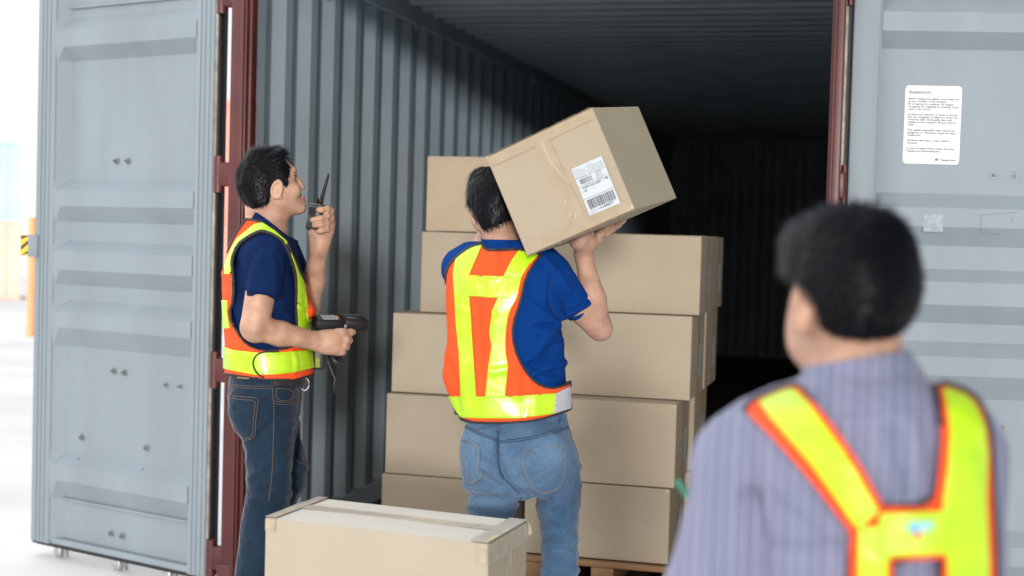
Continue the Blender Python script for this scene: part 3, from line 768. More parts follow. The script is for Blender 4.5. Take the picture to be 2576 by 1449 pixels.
def mesh_sdf(prims, h, lo=None, hi=None):
    ups = [q for q in prims if q.op == 'u']
    lo = np.min([q.lo for q in ups], 0)-.03 if lo is None else np.array(lo); hi = np.max([q.hi for q in ups], 0)+.03 if hi is None else np.array(hi)
    B = 8; nb = np.ceil((hi-lo)/(h*B)).astype(int); n = nb*B+1
    bc = np.stack(np.meshgrid(*[np.arange(k) for k in nb], indexing='ij'), -1).reshape(-1, 3)
    cen = (lo+(bc*B+B/2)*h).astype(f4); dc = field(prims, cen, prune=False)
    act = np.abs(dc) < h*B*1.35+.01
    vals = np.full(tuple(n), 1.0, f4)
    # sign of the untouched blocks
    inside = (dc < 0) & ~act
    for b in bc[inside]: vals[b[0]*B:b[0]*B+B+1, b[1]*B:b[1]*B+B+1, b[2]*B:b[2]*B+B+1] = -1.0
    ba = bc[act]; g = np.stack(np.meshgrid(*[np.arange(B+1)]*3, indexing='ij'), -1).reshape(-1, 3)
    CH = 600
    for i in range(0, len(ba), CH):
        idx = (ba[i:i+CH, None, :]*B+g[None]).reshape(-1, 3)
        v = field(prims, (lo+idx*h).astype(f4))
        vals[idx[:,0], idx[:,1], idx[:,2]] = v
    # surface nets
    s = vals < 0
    cs = np.zeros(tuple(np.array(s.shape)-1), np.int8)
    for dx in (0,1):
        for dy in (0,1):
            for dz in (0,1): cs += s[dx:s.shape[0]-1+dx, dy:s.shape[1]-1+dy, dz:s.shape[2]-1+dz]
    I = np.argwhere((cs > 0) & (cs < 8))
    ids = np.full(cs.shape, -1, np.int32); ids[I[:,0], I[:,1], I[:,2]] = np.arange(len(I))
    acc = np.zeros((len(I), 3)); cnt = np.zeros(len(I))
    cor = [(x, y, z) for x in (0,1) for y in (0,1) for z in (0,1)]
    cv = {c: vals[I[:,0]+c[0], I[:,1]+c[1], I[:,2]+c[2]] for c in cor}
    for a in cor:
        for ax in range(3):
            if a[ax] == 0:
                b = list(a); b[ax] = 1; b = tuple(b)
                m = (cv[a] < 0) != (cv[b] < 0)
                t = cv[a][m]/(cv[a][m]-cv[b][m])
                q = np.tile(np.array(a, float), (m.sum(), 1)); q[:,ax] = t
                acc[m] += q; cnt[m] += 1
    V = lo+(I+acc/cnt[:,None])*h
    Q = []
    for ax in range(3):
        o1, o2 = [(1,2),(2,0),(0,1)][ax]
        sl0 = [slice(None)]*3; sl1 = [slice(None)]*3; sl0[ax] = slice(0, -1); sl1[ax] = slice(1, None)
        ch = s[tuple(sl0)] != s[tuple(sl1)]
        E = np.argwhere(ch)
        ok = (E[:,o1] > 0) & (E[:,o2] > 0) & (E[:,o1] < cs.shape[o1]) & (E[:,o2] < cs.shape[o2]); E = E[ok]
        def cell(d1, d2): q = E.copy(); q[:,o1] -= d1; q[:,o2] -= d2; return ids[q[:,0], q[:,1], q[:,2]]
        q = np.stack([cell(1,1), cell(0,1), cell(0,0), cell(1,0)], 1)
        st = s[E[:,0], E[:,1], E[:,2]]
        q[~st] = q[~st][:, ::-1]; Q.append(q)
    Q = np.concatenate(Q); Q = Q[(Q >= 0).all(1)]
    e = 1e-3
    for _ in range(2):
        P = V.astype(f4); d0 = field(prims, P)
        gr = np.stack([field(prims, P+np.array(v, f4))-d0 for v in ((e,0,0),(0,e,0),(0,0,e))], 1)/e
        gl = np.einsum('ij,ij->i', gr, gr)
        st = np.where(gl > .05, d0/np.maximum(gl, .05), 0)
        V = V-np.clip(st, -.5*h, .5*h)[:,None]*np.where((gl > .05)[:,None], gr, 0)
    return V, Q
def tris(Q): return np.concatenate([Q[:, [0,1,2]], Q[:, [0,2,3]]])
def vnorm(V, T):
    n = np.cross(V[T[:,1]]-V[T[:,0]], V[T[:,2]]-V[T[:,0]]); N = np.zeros_like(V)
    for k in range(3): np.add.at(N, T[:,k], n)
    return N/np.maximum(np.linalg.norm(N, axis=1), 1e-12)[:,None]
def poly_sd(P, poly):
    """signed distance (px) to a closed polygon, negative inside"""
    p = np.asarray(poly, float); d = np.full(len(P), 1e18); w = np.zeros(len(P), bool)
    for i in range(len(p)):
        a, b = p[i], p[(i+1) % len(p)]; e = b-a; q = P-a
        t = np.clip(q@e/max(1e-9, e@e), 0, 1); r = q-t[:,None]*e; d = np.minimum(d, np.einsum('ij,ij->i', r, r))
        c = (a[1] <= P[:,1]) != (b[1] <= P[:,1])
        if abs(e[1]) > 1e-9:
            xi = a[0]+(P[:,1]-a[1])*e[0]/e[1]; w ^= c & (P[:,0] < xi)
    return np.where(w, -1, 1)*np.sqrt(d)
def line_d(P, line):
    p = np.asarray(line, float); d = np.full(len(P), 1e18)
    for i in range(len(p)-1):
        a, b = p[i], p[i+1]; e = b-a; q = P-a; t = np.clip(q@e/max(1e-9, e@e), 0, 1); r = q-t[:,None]*e
        d = np.minimum(d, np.einsum('ij,ij->i', r, r))
    return np.sqrt(d)
def smooth_poly(p, it=2, closed=True):
    p = [np.array(q, float) for q in p]
    for _ in range(it):
        o = []
        n = len(p)
        for i in range(n if closed else n-1):
            a, b = p[i], p[(i+1) % n]; o += [a*.75+b*.25, a*.25+b*.75]
        if not closed: o = [p[0]]+o+[p[-1]]
        p = o
    return p
def clip_mesh(V, T, g):
    """keep the part where g < 0, cutting triangles exactly along g = 0"""
    ins = g < 0; c = ins[T].sum(1)
    out = [T[c == 3]]; nv = []; base = len(V); cache = {}
    def cut(i, j):
        k = (i, j) if i < j else (j, i)
        if k not in cache:
            t = g[k[0]]/(g[k[0]]-g[k[1]]); cache[k] = base+len(nv); nv.append(V[k[0]]+t*(V[k[1]]-V[k[0]]))
        return cache[k]
    ex = []
    for t in T[(c == 1) | (c == 2)]:
        k = [bool(ins[i]) for i in t]
        if sum(k) == 1:
            i = k.index(True); a, b, d = t[i], t[(i+1) % 3], t[(i+2) % 3]; ex.append((a, cut(a, b), cut(a, d)))
        else:
            i = k.index(False); a, b, d = t[i], t[(i+1) % 3], t[(i+2) % 3]; x, y = cut(a, b), cut(a, d)
            ex.append((x, b, d)); ex.append((x, d, y))
    if ex: out.append(np.array(ex))
    T2 = np.concatenate(out); V2 = np.concatenate([V, np.array(nv).reshape(-1, 3)])
    u, inv = np.unique(T2, return_inverse=True)
    return V2[u], inv.reshape(T2.shape)
def islands(T, n):
    lab = np.arange(n)
    for _ in range(400):
        m = lab[T].min(1); new = lab.copy()
        for k in range(3): np.minimum.at(new, T[:,k], m)
        new = new[new]
        if (new == lab).all(): break
        lab = new
    return lab
def pieces(V, T, frac=.05):
    """separate connected pieces, crumbs dropped"""
    if len(T) == 0: return []
    lab = islands(T, len(V))[T[:,0]]; u, c = np.unique(lab, return_counts=True); out = []
    for k, n in sorted(zip(u, c), key=lambda q: -q[1]):
        if n < frac*c.max() or n < 12: continue
        t = T[lab == k]; w, inv = np.unique(t, return_inverse=True); out.append((V[w], inv.reshape(t.shape)))
    return out
def relax(V, Q, n=2, k=.5):
    e = np.concatenate([Q[:, [0,1]], Q[:, [1,2]], Q[:, [2,3]], Q[:, [3,0]]]); 
    for _ in range(n):
        S = np.zeros_like(V); c = np.zeros(len(V)); np.add.at(S, e[:,0], V[e[:,1]]); np.add.at(c, e[:,0], 1); np.add.at(S, e[:,1], V[e[:,0]]); np.add.at(c, e[:,1], 1)
        V = V+(S/np.maximum(c, 1)[:,None]-V)*k
    return V
def thicken(V, T, t):
    """solid sheet: the surface plus an inner copy and a rim"""
    N = vnorm(V, T); n = len(V)
    e = np.concatenate([T[:, [0,1]], T[:, [1,2]], T[:, [2,0]]]); key = {}
    es = np.sort(e, 1); u, inv, cn = np.unique(es, axis=0, return_inverse=True, return_counts=True)
    be = e[cn[inv.ravel()] == 1]
    rim = np.concatenate([np.stack([be[:,1], be[:,0], be[:,0]+n], 1), np.stack([be[:,1], be[:,0]+n, be[:,1]+n], 1)])
    return np.concatenate([V, V-N*t]), np.concatenate([T, T[:, ::-1]+n, rim])
def link(F, name, V, T, mats, parent=None, base=None, mi=None, smooth=True):
    W = F.W(V) if F is not None else np.asarray(V)
    me = bpy.data.meshes.new(name)
    if parent is not None:
        r = parent
        while r.parent: r = r.parent
        b = np.array(r['_base'])
    else: b = np.array(base, float)
    W = W-b
    if isinstance(T, np.ndarray):
        k = T.shape[1]; me.vertices.add(len(W)); me.vertices.foreach_set('co', W.astype(f4).ravel())
        me.loops.add(T.size); me.loops.foreach_set('vertex_index', T.astype(np.int32).ravel())
        me.polygons.add(len(T)); me.polygons.foreach_set('loop_start', np.arange(0, T.size, k, dtype=np.int32))
        me.update(calc_edges=True)
    else: me.from_pydata([tuple(p) for p in W], [], T)
    for m_ in (mats if isinstance(mats, (list, tuple)) else [mats]): me.materials.append(m_)
    if mi is not None: me.polygons.foreach_set('material_index', np.asarray(mi, np.int32))
    me.polygons.foreach_set('use_smooth', np.full(len(me.polygons), smooth)); me.validate(); me.update()
    o = bpy.data.objects.new(name, me); COL.objects.link(o)
    if parent is not None: o.parent = parent
    else: o.location = b; o['_base'] = [float(x) for x in b]
    return o
def crease(F, V, T, lines, facing=True, s=1.15):
    """push folds into a cloth surface: (polyline px, amplitude m, width px)"""
    N = vnorm(V, T); P = F.px(V); D = np.zeros(len(V))
    vis = N[:,2] < .25
    for ln, A, w in lines:
        d = line_d(P, smooth_poly(ln, 2, False)); D += A*s*np.exp(-(d/w)**2)*vis
    return V+N*D[:,None]
def wob(V, sc, amp, seed=0, ani=(1,1,1)):
    """smooth pseudo-random displacement values"""
    r = np.random.RandomState(seed); o = np.zeros(len(V))
    for k in range(7):
        w = r.normal(size=3)*np.array(ani)*sc; o += np.sin(V@w+r.uniform(0, 6.28))*(.5+.5*np.sin(V@(r.normal(size=3)*sc*.4)+r.uniform(0, 6)))
    return o*amp/3
def ridged(V, sc, amp, seed=0, ani=(1,1,1)):
    r = np.random.RandomState(seed); o = np.zeros(len(V))
    for k in range(4):
        w = r.normal(size=3)*np.array(ani)*sc
        ph = wob(V, sc*.6, 2.2, seed*7+k+1)
        o += (1-np.abs(np.sin(V@w+ph)))**3*(.5+.5*np.sin(V@(r.normal(size=3)*sc*.35)+k))
    return o*amp/1.6
class Cast:
    """drops photo-plane outlines onto a surface"""
    def __init__(s, F, V, T):
        s.F = F; s.bv = BVHTree.FromPolygons([tuple(p) for p in F.W(V)], [tuple(map(int, t)) for t in T])
    def __call__(s, px, py):
        d = ray(px, py); h = s.bv.ray_cast(Vector(cC), Vector(d))
        if h[0] is None:
            return None
        n = np.array(h[1]); 
        if n@d > 0: n = -n
        return np.array(h[0]), n
def seam(cast, line, r, off=.001, n=None, closed=False, sm=2):
    """a thin cord lying on the surface along a photo polyline; list of tube point runs"""
    pts = smooth_poly(line, sm, closed); 
    if closed: pts = pts+[pts[0]]
    runs = [[]]
    for p in pts:
        h = cast(*p)
        if h is None:
            if runs[-1]: runs.append([])
            continue
        q = h[0]+h[1]*off
        if runs[-1] and np.linalg.norm(q-runs[-1][-1]) > .08: runs.append([])
        runs[-1].append(q)
    return [q for q in runs if len(q) > 2]
def add_seams(mb, cast, lines, r, off=.0008, mi=0, closed=False, sm=2):
    for ln in lines:
        for q in seam(cast, ln, r, off, closed=closed, sm=sm): mb.tube(q, r, 5, mi)
    return mb
def strands(F, V, T, n, length, flow, lift=.25, w=.0011, seed=0, keep=None, droop=0.0, segs=4, curl=.15):
    """hair as thin tapering ribbons growing from the faces of a cap"""
    rs = np.random.RandomState(seed); tri = V[T]; nn = np.cross(tri[:,1]-tri[:,0], tri[:,2]-tri[:,0]); ar = np.linalg.norm(nn, axis=1)
    if keep is not None: ar = ar*keep(tri.mean(1))
    ti = rs.choice(len(T), n, p=ar/ar.sum()); u = rs.rand(n, 2); fl = u.sum(1) > 1; u[fl] = 1-u[fl]
    P = tri[ti,0]+u[:,:1]*(tri[ti,1]-tri[ti,0])+u[:,1:]*(tri[ti,2]-tri[ti,0])
    N = nn[ti]/np.maximum(np.linalg.norm(nn[ti], axis=1), 1e-12)[:,None]
    D = flow(P, N); D = D-N*np.einsum('ij,ij->i', D, N)[:,None]; D /= np.maximum(np.linalg.norm(D, axis=1), 1e-6)[:,None]
    clump = wob(P, 90, 1.0, seed+5)[:,None]
    D = D+N*lift*(.5+rs.rand(n,1))+rs.normal(size=(n,3))*curl+np.cross(N, D)*clump*.35
    D /= np.linalg.norm(D, axis=1)[:,None]
    L = length(P)*(.6+.6*rs.rand(n))
    S = np.cross(D, N); S /= np.maximum(np.linalg.norm(S, axis=1), 1e-6)[:,None]
    bend = rs.normal(size=(n,1))*.1
    rows = []
    for k in range(segs+1):
        t = k/segs; c = P+D*(L*t)[:,None]-N*((L*t*t)*(lift*.75))[:,None]+S*(bend*L[:,None]*t*t)+np.array([0, droop, 0])*(L*t*t)[:,None]
        ww = w*(1-t*.85); rows.append((c-S*ww, c+S*ww))
    VV = np.stack([x for ab in rows for x in ab], 1).reshape(-1, 3); m = 2*(segs+1)
    base = (np.arange(n)*m)[:,None]
    Q = np.concatenate([base+np.array([2*k, 2*k+1, 2*k+3, 2*k+2]) for k in range(segs)])
    return VV, Q
def merge(parts):
    V = []; T = []; o = 0
    for v, t in parts:
        t = tris(t) if t.shape[1] == 4 else t
        V.append(v); T.append(t+o); o += len(v)
    return np.concatenate(V), np.concatenate(T)
def shoe(F, ankle, toe, parent, m):
    """simple work shoe under an ankle: ankle and toe are local points on the ground"""
    a = np.array(ankle); t = np.array(toe); pr = [RC(a+[0,-.075,0], a+[0,-.035,0], .045, .046, .02), RC(a+[0,-.038,0], t+[0,-.032,0], .040, .034, .03), RC(a+(a-t)*.22+[0,-.036,0], a+[0,-.036,0], .036, .038, .02)]
    V, Q = mesh_sdf(pr, .008); y0 = a[1]-.002
    V[:,1] = np.minimum(V[:,1], y0); return link(F, 'shoe', V, Q, m, parent)
# ------------------------------------------------------------------ people
m_skin = mat('skin', (.43,.25,.172), .54, nscale=24, namt=.26, bscale=200, bstr=.35, sss=.12, bdist=.001)
m_skin2 = mat('skin_tanned', (.45,.262,.18), .54, nscale=24, namt=.26, bscale=200, bstr=.35, sss=.12, bdist=.001)
m_lip = mat('lip', (.36,.15,.12), .45); m_eye = mat('eye_white', (.6,.58,.55), .2); m_iris = mat('dark_iris', (.02,.012,.01), .15)
m_hair = mat('black_hair', (.0035,.0035,.0045), .6, spec=.06); m_hairb = mat('black_hair_strand', (.004,.004,.007), .36, spec=.16)
def cloth(name, col, fine=900, fs=.25, big=14, bs=.25, rough=.85, col2=None, sheen=.2):
    m = mat(name, col, rough, nscale=6, namt=.10, bscale=big, bstr=bs, bdist=.01, spec=.10, sheen=sheen, col2=col2)
    nt = m.node_tree; b = nt.nodes['Principled BSDF']; bp = nt.nodes[m['bump']]
    tc = [n for n in nt.nodes if n.type == 'TEX_COORD'][0]
    v = nt.nodes.new('ShaderNodeTexVoronoi'); v.inputs['Scale'].default_value = fine; nt.links.new(tc.outputs['Object'], v.inputs['Vector'])
    b2 = nt.nodes.new('ShaderNodeBump'); b2.inputs['Strength'].default_value = fs; b2.inputs['Distance'].default_value = .001
    nt.links.new(v.outputs['Distance'], b2.inputs['Height']); nt.links.new(bp.outputs[0], b2.inputs['Normal']); nt.links.new(b2.outputs[0], b.inputs['Normal'])
    return m
m_royal = cloth('royal_blue_polo', (.0006,.034,.185), sheen=0); m_navy = cloth('navy_polo', (.003,.015,.066), sheen=0)
m_vest = cloth('orange_mesh', (.82,.088,.022), fine=330, fs=.9, big=10, rough=.7, sheen=0)
m_vestd = mat('vest_piping', (.018,.014,.016), .7)
m_reflect = mat('grey_reflective', (.42,.42,.46), .45, .2, nscale=60, namt=.1)
def limemat(name, col, c2):
    m = mat(name, col, .38, nscale=22, namt=.2, col2=c2, bscale=34, bstr=.55, bdist=.006, coat=.25, detail=3)
    return m
m_lime = limemat('lime_reflective', (.47,.74,.006), (.36,.62,.004))
def denim(name, col, fade, k=1.0):
    m = cloth(name, col, fine=1300, fs=.25, big=42, bs=.65, rough=.9, col2=fade)
    nt = m.node_tree; ramp = nt.nodes[m['ramp']]; ramp.color_ramp.elements[0].position = .25; ramp.color_ramp.elements[1].position = .8
    b = nt.nodes['Principled BSDF']; tc = [n for n in nt.nodes if n.type == 'TEX_COORD'][0]
    mp = nt.nodes.new('ShaderNodeMapping'); mp.inputs['Scale'].default_value = (1, 1, .35); nt.links.new(tc.outputs['Object'], mp.inputs[0])
    n = nt.nodes.new('ShaderNodeTexNoise'); n.inputs['Scale'].default_value = 340; n.inputs['Detail'].default_value = 3; nt.links.new(mp.outputs[0], n.inputs['Vector'])
    r = nt.nodes.new('ShaderNodeMapRange'); r.inputs[1].default_value = .3; r.inputs[2].default_value = .7; r.inputs[3].default_value = .82; r.inputs[4].default_value = 1.16
    nt.links.new(n.outputs['Fac'], r.inputs[0])
    mx = nt.nodes.new('ShaderNodeMix'); mx.data_type = 'RGBA'; mx.blend_type = 'MULTIPLY'; mx.inputs[0].default_value = 1
    nt.links.new(ramp.outputs[0], mx.inputs[6]); nt.links.new(r.outputs[0], mx.inputs[7]); nt.links.new(mx.outputs[2], b.inputs['Base Color'])
    return m
m_denim = denim('washed_denim', (.115,.195,.305), (.030,.070,.14)); m_denimd = denim('dark_denim', (.017,.036,.064), (.008,.017,.032))
m_stitch = mat('pale_stitch', (.17,.19,.21), .9); m_stitcho = mat('tan_stitch', (.125,.078,.05), .9); m_stitchd = mat('dark_seam', (.018,.035,.065), .9)
m_leather = mat('tan_leather_patch', (.42,.22,.10), .6, nscale=40, namt=.2); m_belt = mat('black_leather', (.015,.014,.014), .45)
m_shoe = mat('black_shoe', (.02,.02,.02), .5)

def face_strip(name, F, V, T, poly, off, t, m, parent, g_extra=None, sm=1):
    """patch of a cloth surface inside a photo outline, lifted by off and given thickness t"""
    P = F.px(V); g = poly_sd(P, smooth_poly(poly, sm) if sm else poly)
    if g_extra is not None: g = np.maximum(g, g_extra)
    v, tt = clip_mesh(V, T, g)
    N = vnorm(v, tt); v = v+N*off; o = None
    for a, b_ in pieces(v, tt):
        q = link(F, name, *thicken(a, b_, t), m, parent); o = o or q
    return o, None

# ================================================================= the man carrying the box
F = PF(1285, 4.15); L = F.L
T3 = lambda x, y: (1046.5+.6017*x, 576.9+.6017*y)
H3 = lambda x, y: (1100.2+.1666*x, 402.5+.1666*y)
HD = lambda x, y: (1381.9+.1112*x, 509.8+.1112*y)             # zoom of the hand under the box
torso = LF(F, [(606,1222,1322,.055,.0),(618,1198,1350,.068),(632,1174,1372,.085),(650,1152,1392,.10),(690,1139,1408,.118),(740,1137,1413,.125),(790,1137,1416,.125),
               (860,1135,1419,.122),(914,1126,1420,.12),(940,1125,1421,.12),(990,1140,1424,.122),(1040,1158,1427,.125),(1072,1166,1433,.125)], .03, 2.4)
hip = LF(F, [(990,1168,1428,.106),(1036,1166,1430,.108),(1064,1168,1434,.112),(1090,1161,1442,.118,-.004),(1155,1154,1461,.130,-.016),(1209,1162,1463,.125,-.012),(1250,1176,1460,.10)], .015, 2.3, inset=.006)
GY = F.ground(0, 4.15)
legL = LF(F, [(1195,1168,1306,.095,.0),(1250,1173,1310,.095),(1300,1173,1300,.09,.01),(1380,1177,1290,.08,.02),(1480,1181,1282,.072,.02),(1600,1183,1280,.068,.03),(1760,1190,1272,.06,.04),(1915,1188,1274,.06,.05)], .015, 2.1, inset=.006)
legR = LF(F, [(1195,1328,1462,.095,.0),(1245,1338,1462,.098,-.005),(1281,1346,1460,.092),(1359,1358,1458,.08,.0),(1410,1358,1458,.076,.0),(1480,1354,1455,.072,.0),(1600,1352,1448,.068,.0),(1760,1358,1440,.06,-.01),(1915,1356,1442,.06,-.01)], .015, 2.1, inset=.005)
seat = [EL(L(1238,1155,-.085), (.062,.085,.062), .03), EL(L(1382,1155,-.082), (.065,.085,.062), .03)]
shR, elR, wrR = L(1378,694,.0), L(1507,823,.09), L(1467,640,.015)
shL, elL, wrL = L(1166,676,.02), L(1182,668,.24), L(1246,556,.29)
# ---- skin: head, neck, arms and hands grown together, with the trunk and legs under the clothes
hand = []
pw = lambda x, y, dz: L(*HD(x, y), dz)
hand += [RC(wrR, pw(800,940,-.005), .024, .027, .02), RC(pw(640,880,-.035), pw(800,900,-.02), .024, .026, .02), EL(pw(690,850,-.045), (.024,.021,.024), .015),
         RC(pw(800,900,.0), pw(1060,790,.03), .028, .024, .02), RC(pw(760,900,.045), pw(1010,800,.065), .024, .022, .02)]
def finger(ps, r0, r1, k=.006):
    rr = np.linspace(r0, r1, len(ps)); return [RC(ps[i], ps[i+1], rr[i], rr[i+1], k) for i in range(len(ps)-1)]
hand += finger([pw(1020,820,.015), pw(1180,665,.005), pw(1300,560,.01), pw(1400,508,.02)], .0115, .0078, .007)      # index
hand += finger([pw(1070,800,.04), pw(1290,680,.045), pw(1480,530,.055), pw(1690,405,.07)], .0115, .0075, .007)      # middle
hand += finger([pw(1040,820,.065), pw(1260,720,.08), pw(1440,600,.095), pw(1600,500,.11)], .011, .0075, .007)       # ring
hand += finger([pw(1000,840,.085), pw(1180,760,.105), pw(1330,680,.12), pw(1440,610,.135)], .0095, .0068, .006)     # little
hand += finger([pw(690,850,-.04), pw(760,765,-.05), pw(850,735,-.045), pw(950,690,-.03)], .0145, .0088, .008)       # thumb along the box
# left hand on the far side of the box, behind the head
handL = [RC(wrL, L(1280,530,.30), .026, .032, .02)]
for i in range(4): handL += finger([L(1272+8*i,535,.285+.012*i), L(1300+8*i,505,.285+.014*i), L(1312+8*i,475,.285+.016*i)], .010, .008, .006)
handL += finger([L(1265,545,.27), L(1290,525,.25), L(1306,505,.245)], .012, .009, .006)
head = [EL(L(1243,500,.03), (.070,.088,.090), .015), EL(L(1247,545,.05), (.056,.066,.072), .02), EL(L(1246,575,.085), (.045,.035,.05), .03),
        RC(L(1266,628,.005), L(1256,560,.025), .056, .052, .03), RC(L(1236,560,.135), L(1236,545,.148), .014, .016, .012),
        EL(L(1195,560,.010), (.0085,.030,.017), .006, [[.86,-.5,0],[.5,.86,0],[0,0,1]]), EL(L(1298,556,.045), (.008,.029,.016), .006)]
arms = [RC(shR, elR, .050, .0385, .012), RC(elR, (np.array(elR)*.6+np.array(wrR)*.4), .036, .0385, .012), RC(np.array(elR)*.6+np.array(wrR)*.4, wrR, .0385, .0232, .012),
        EL(L(1514,834,.085), (.026,.025,.028), .015),
        RC(shL, elL, .048, .040, .012), RC(elL, wrL, .038, .026, .012)]
inner = LF(F, [(606,1222,1322,.055,.0),(632,1174,1372,.085),(690,1139,1408,.118),(860,1135,1419,.122),(1040,1158,1427,.125)], .03, 2.4, inset=.026)
hin = LF(F, [(1030,1166,1430,.108),(1090,1161,1442,.118),(1209,1162,1463,.10)], .03, 2.3, inset=.036)
lLi = LF(F, [(1195,1168,1306,.095,.0),(1380,1177,1290,.08,.02),(1600,1183,1280,.068,.03),(1925,1192,1268,.05,.05)], .03, 2.1, inset=.030)
lRi = LF(F, [(1195,1328,1462,.095,.0),(1281,1346,1460,.092),(1480,1354,1455,.072,.0),(1925,1360,1438,.05,-.01)], .03, 2.1, inset=.030)
V, Q = mesh_sdf([inner, hin, lLi, lRi]+head+arms+hand+handL, .0045)
gx = L(1320, 1900); base = F.W(np.array([0.0, F.ground(0, 4.15), 4.15])); base[2] = 0
PERSON = link(F, 'person', V, Q, m_skin, base=base)
tag(PERSON, 'person in royal blue polo, orange vest and washed jeans carrying a box on the shoulder', 'person')
BODY_C = (V, tris(Q))
for a, t_ in ((L(1231,1925,.05), L(1226,1925,.24)), (L(1399,1925,-.01), L(1408,1925,.18))):
    a = a.copy(); t_ = t_.copy(); a[1] = F.ground(0, a[2]); t_[1] = F.ground(0, t_[2]); shoe(F, a, t_, PERSON, m_shoe)
# ---- polo
slv = [RX(shR, np.array(shR)*.34+np.array(elR)*.66, .062, .0495, .025), RC(L(1348,668,.0), shR, .07, .066, .03),
       RX(shL, np.array(shL)*.4+np.array(elL)*.6, .058, .055, .025), RC(L(1190,664,.0), shL, .066, .058, .03)]
V, Q = mesh_sdf([torso]+slv, .0055); V = relax(V, Q, 2); T = tris(Q)
V = crease(F, V, T, [([T3(600,400),T3(560,430),T3(500,520),T3(430,560)], .006, 9), ([T3(620,430),T3(580,480),T3(520,560)], -.006, 8), ([T3(615,560),T3(560,570),T3(480,610)], .005, 7),
    ([T3(600,395),T3(660,370),T3(740,330)], -.005, 7), ([T3(605,380),T3(650,330),T3(700,290)], .005, 8), ([T3(560,300),T3(600,370),T3(610,410)], -.006, 8),
    ([T3(600,130),T3(570,180),T3(558,260)], -.003, 4), ([T3(540,130),T3(600,190),T3(640,260)], .004, 9), ([T3(470,300),T3(540,360),T3(600,395)], .005, 9), ([T3(450,430),T3(520,470),T3(600,480)], .004, 8),
    ([T3(650,420),T3(690,400),T3(752,355)], .003, 3.5), ([T3(480,560),T3(520,600),T3(590,600)], -.005, 7), ([T3(600,420),T3(560,400),T3(500,400)], -.005, 6), ([T3(640,340),T3(680,320),T3(720,290)], -.004, 6)], s=2.0)
V = V+vnorm(V, T)*(ridged(V, 22, .0055, 3))[:,None]
v, t = clip_mesh(V, T, F.px(V)[:,1]-np.interp(F.px(V)[:,0], [1140,1167,1251,1347,1425,1440], [1034,1058,1061,1055,1030,1022])); sv, st = thicken(v, t, .003)
shirt = link(F, 'polo_shirt', sv, st, m_royal, PERSON); SH_C = Cast(F, V, T)
col = [RC(L(1266,640,.0), L(1260,592,.012), .064, .0585, .01)]
V2, Q2 = mesh_sdf(col, .005); P2 = F.px(V2); g = np.maximum((602+.02*(P2[:,0]-1220))-P2[:,1], P2[:,1]-640)
v, t = clip_mesh(V2, tris(Q2), g); v, t = thicken(v, t, .006); link(F, 'collar', v, t, m_royal, shirt)
b = MB(); add_seams(b, SH_C, [[T3(598,132),T3(572,175),T3(558,230),T3(556,300),T3(575,360)], [T3(665,425),T3(705,405),T3(748,350)]], .0011); b.build('seam', mat('royal_seam', (.004,.035,.16), .9), shirt)
# ---- vest: shell over the trunk, cut along its outline
V, Q = mesh_sdf([grow(torso, .014), grow(RC(L(1350,668,.0), L(1366,680,.0), .064, .06, .03), .006), grow(RC(L(1192,664,.0), L(1180,676,.0), .06, .056, .03), .006)], .0040); V = relax(V, Q, 2); T = tris(Q)
V = crease(F, V, T, [([T3(330,80),T3(335,150),T3(330,195)], .004, 9), ([T3(250,300),T3(275,450),T3(270,690)], .005, 12), ([T3(420,520),T3(430,600),T3(425,690)], .005, 11),
    ([T3(130,560),T3(160,640),T3(180,760)], -.008, 12), ([T3(270,200),T3(290,300),T3(275,420)], -.004, 8), ([T3(230,560),T3(300,600),T3(400,580)], .004, 9), ([T3(180,330),T3(240,360),T3(330,350)], .003, 7), ([T3(300,340),T3(290,480),T3(280,600)], -.004, 9), ([T3(470,650),T3(500,700),T3(490,790)], .004, 12)])
V = V+vnorm(V, T)*(wob(V, 20, .0042, 5))[:,None]
VO = [(1203,614),(1215,613),(1221,626),(1250,628),(1297,625),(1325,630),(1345,634),(1366,641),(1352,654),(1324,697),(1312,757),(1291,818),(1294,872),(1318,926),(1347,961),(1383,976),(1418,968),(1440,955),
      (1445,1022),(1426,1037),(1347,1061),(1251,1067),(1167,1063),(1148,1038),(1120,992),(1095,938),(1100,914),(1120,860),(1118,787),(1116,697),(1128,664),(1152,641),(1181,621)]
P = F.px(V); g = poly_sd(P, smooth_poly(VO, 1))
v, t = clip_mesh(V, T, g); v2, t2 = thicken(v, t, .003); vest = link(F, 'safety_vest', v2, t2, m_vest, PERSON)
gp = np.maximum(g-.6, -(g+5.2)); v, t = clip_mesh(V, T, gp); v = v+vnorm(v, t)*.0034
for v_, t_ in pieces(v, t, .15): link(F, 'piping', *thicken(v_, t_, .008), m_vestd, vest)
gin = g+4.2
stripes = [[T3(200,60),T3(282,55),T3(222,190),T3(225,290),T3(233,400),T3(240,520),T3(253,700),T3(190,700),T3(180,500),T3(170,400),T3(164,290),T3(157,180),T3(170,110)],
           [T3(440,75),T3(510,108),T3(470,150),T3(440,200),T3(420,290),T3(385,350),T3(373,440),T3(373,500),T3(385,570),T3(372,700),T3(288,700),T3(305,560),T3(316,490),T3(308,430),T3(320,340),T3(342,285),T3(366,195),T3(400,130)]]
for s_ in stripes: face_strip('reflective_stripe', F, V, T, s_, .0030, .003, m_lime, vest, gin, 0)
face_strip('reflective_stripe', F, V, T, [T3(221,193),T3(330,196),T3(440,200),T3(421,290),T3(330,286),T3(222,281)], .0055, .003, m_lime, vest, gin, 0)
face_strip('reflective_stripe', F, V, T, [T3(100,697),T3(290,698),T3(430,696),T3(583,685),T3(573,772),T3(420,790),T3(280,789),T3(120,783)], .0050, .003, m_lime, vest, gin, 0)
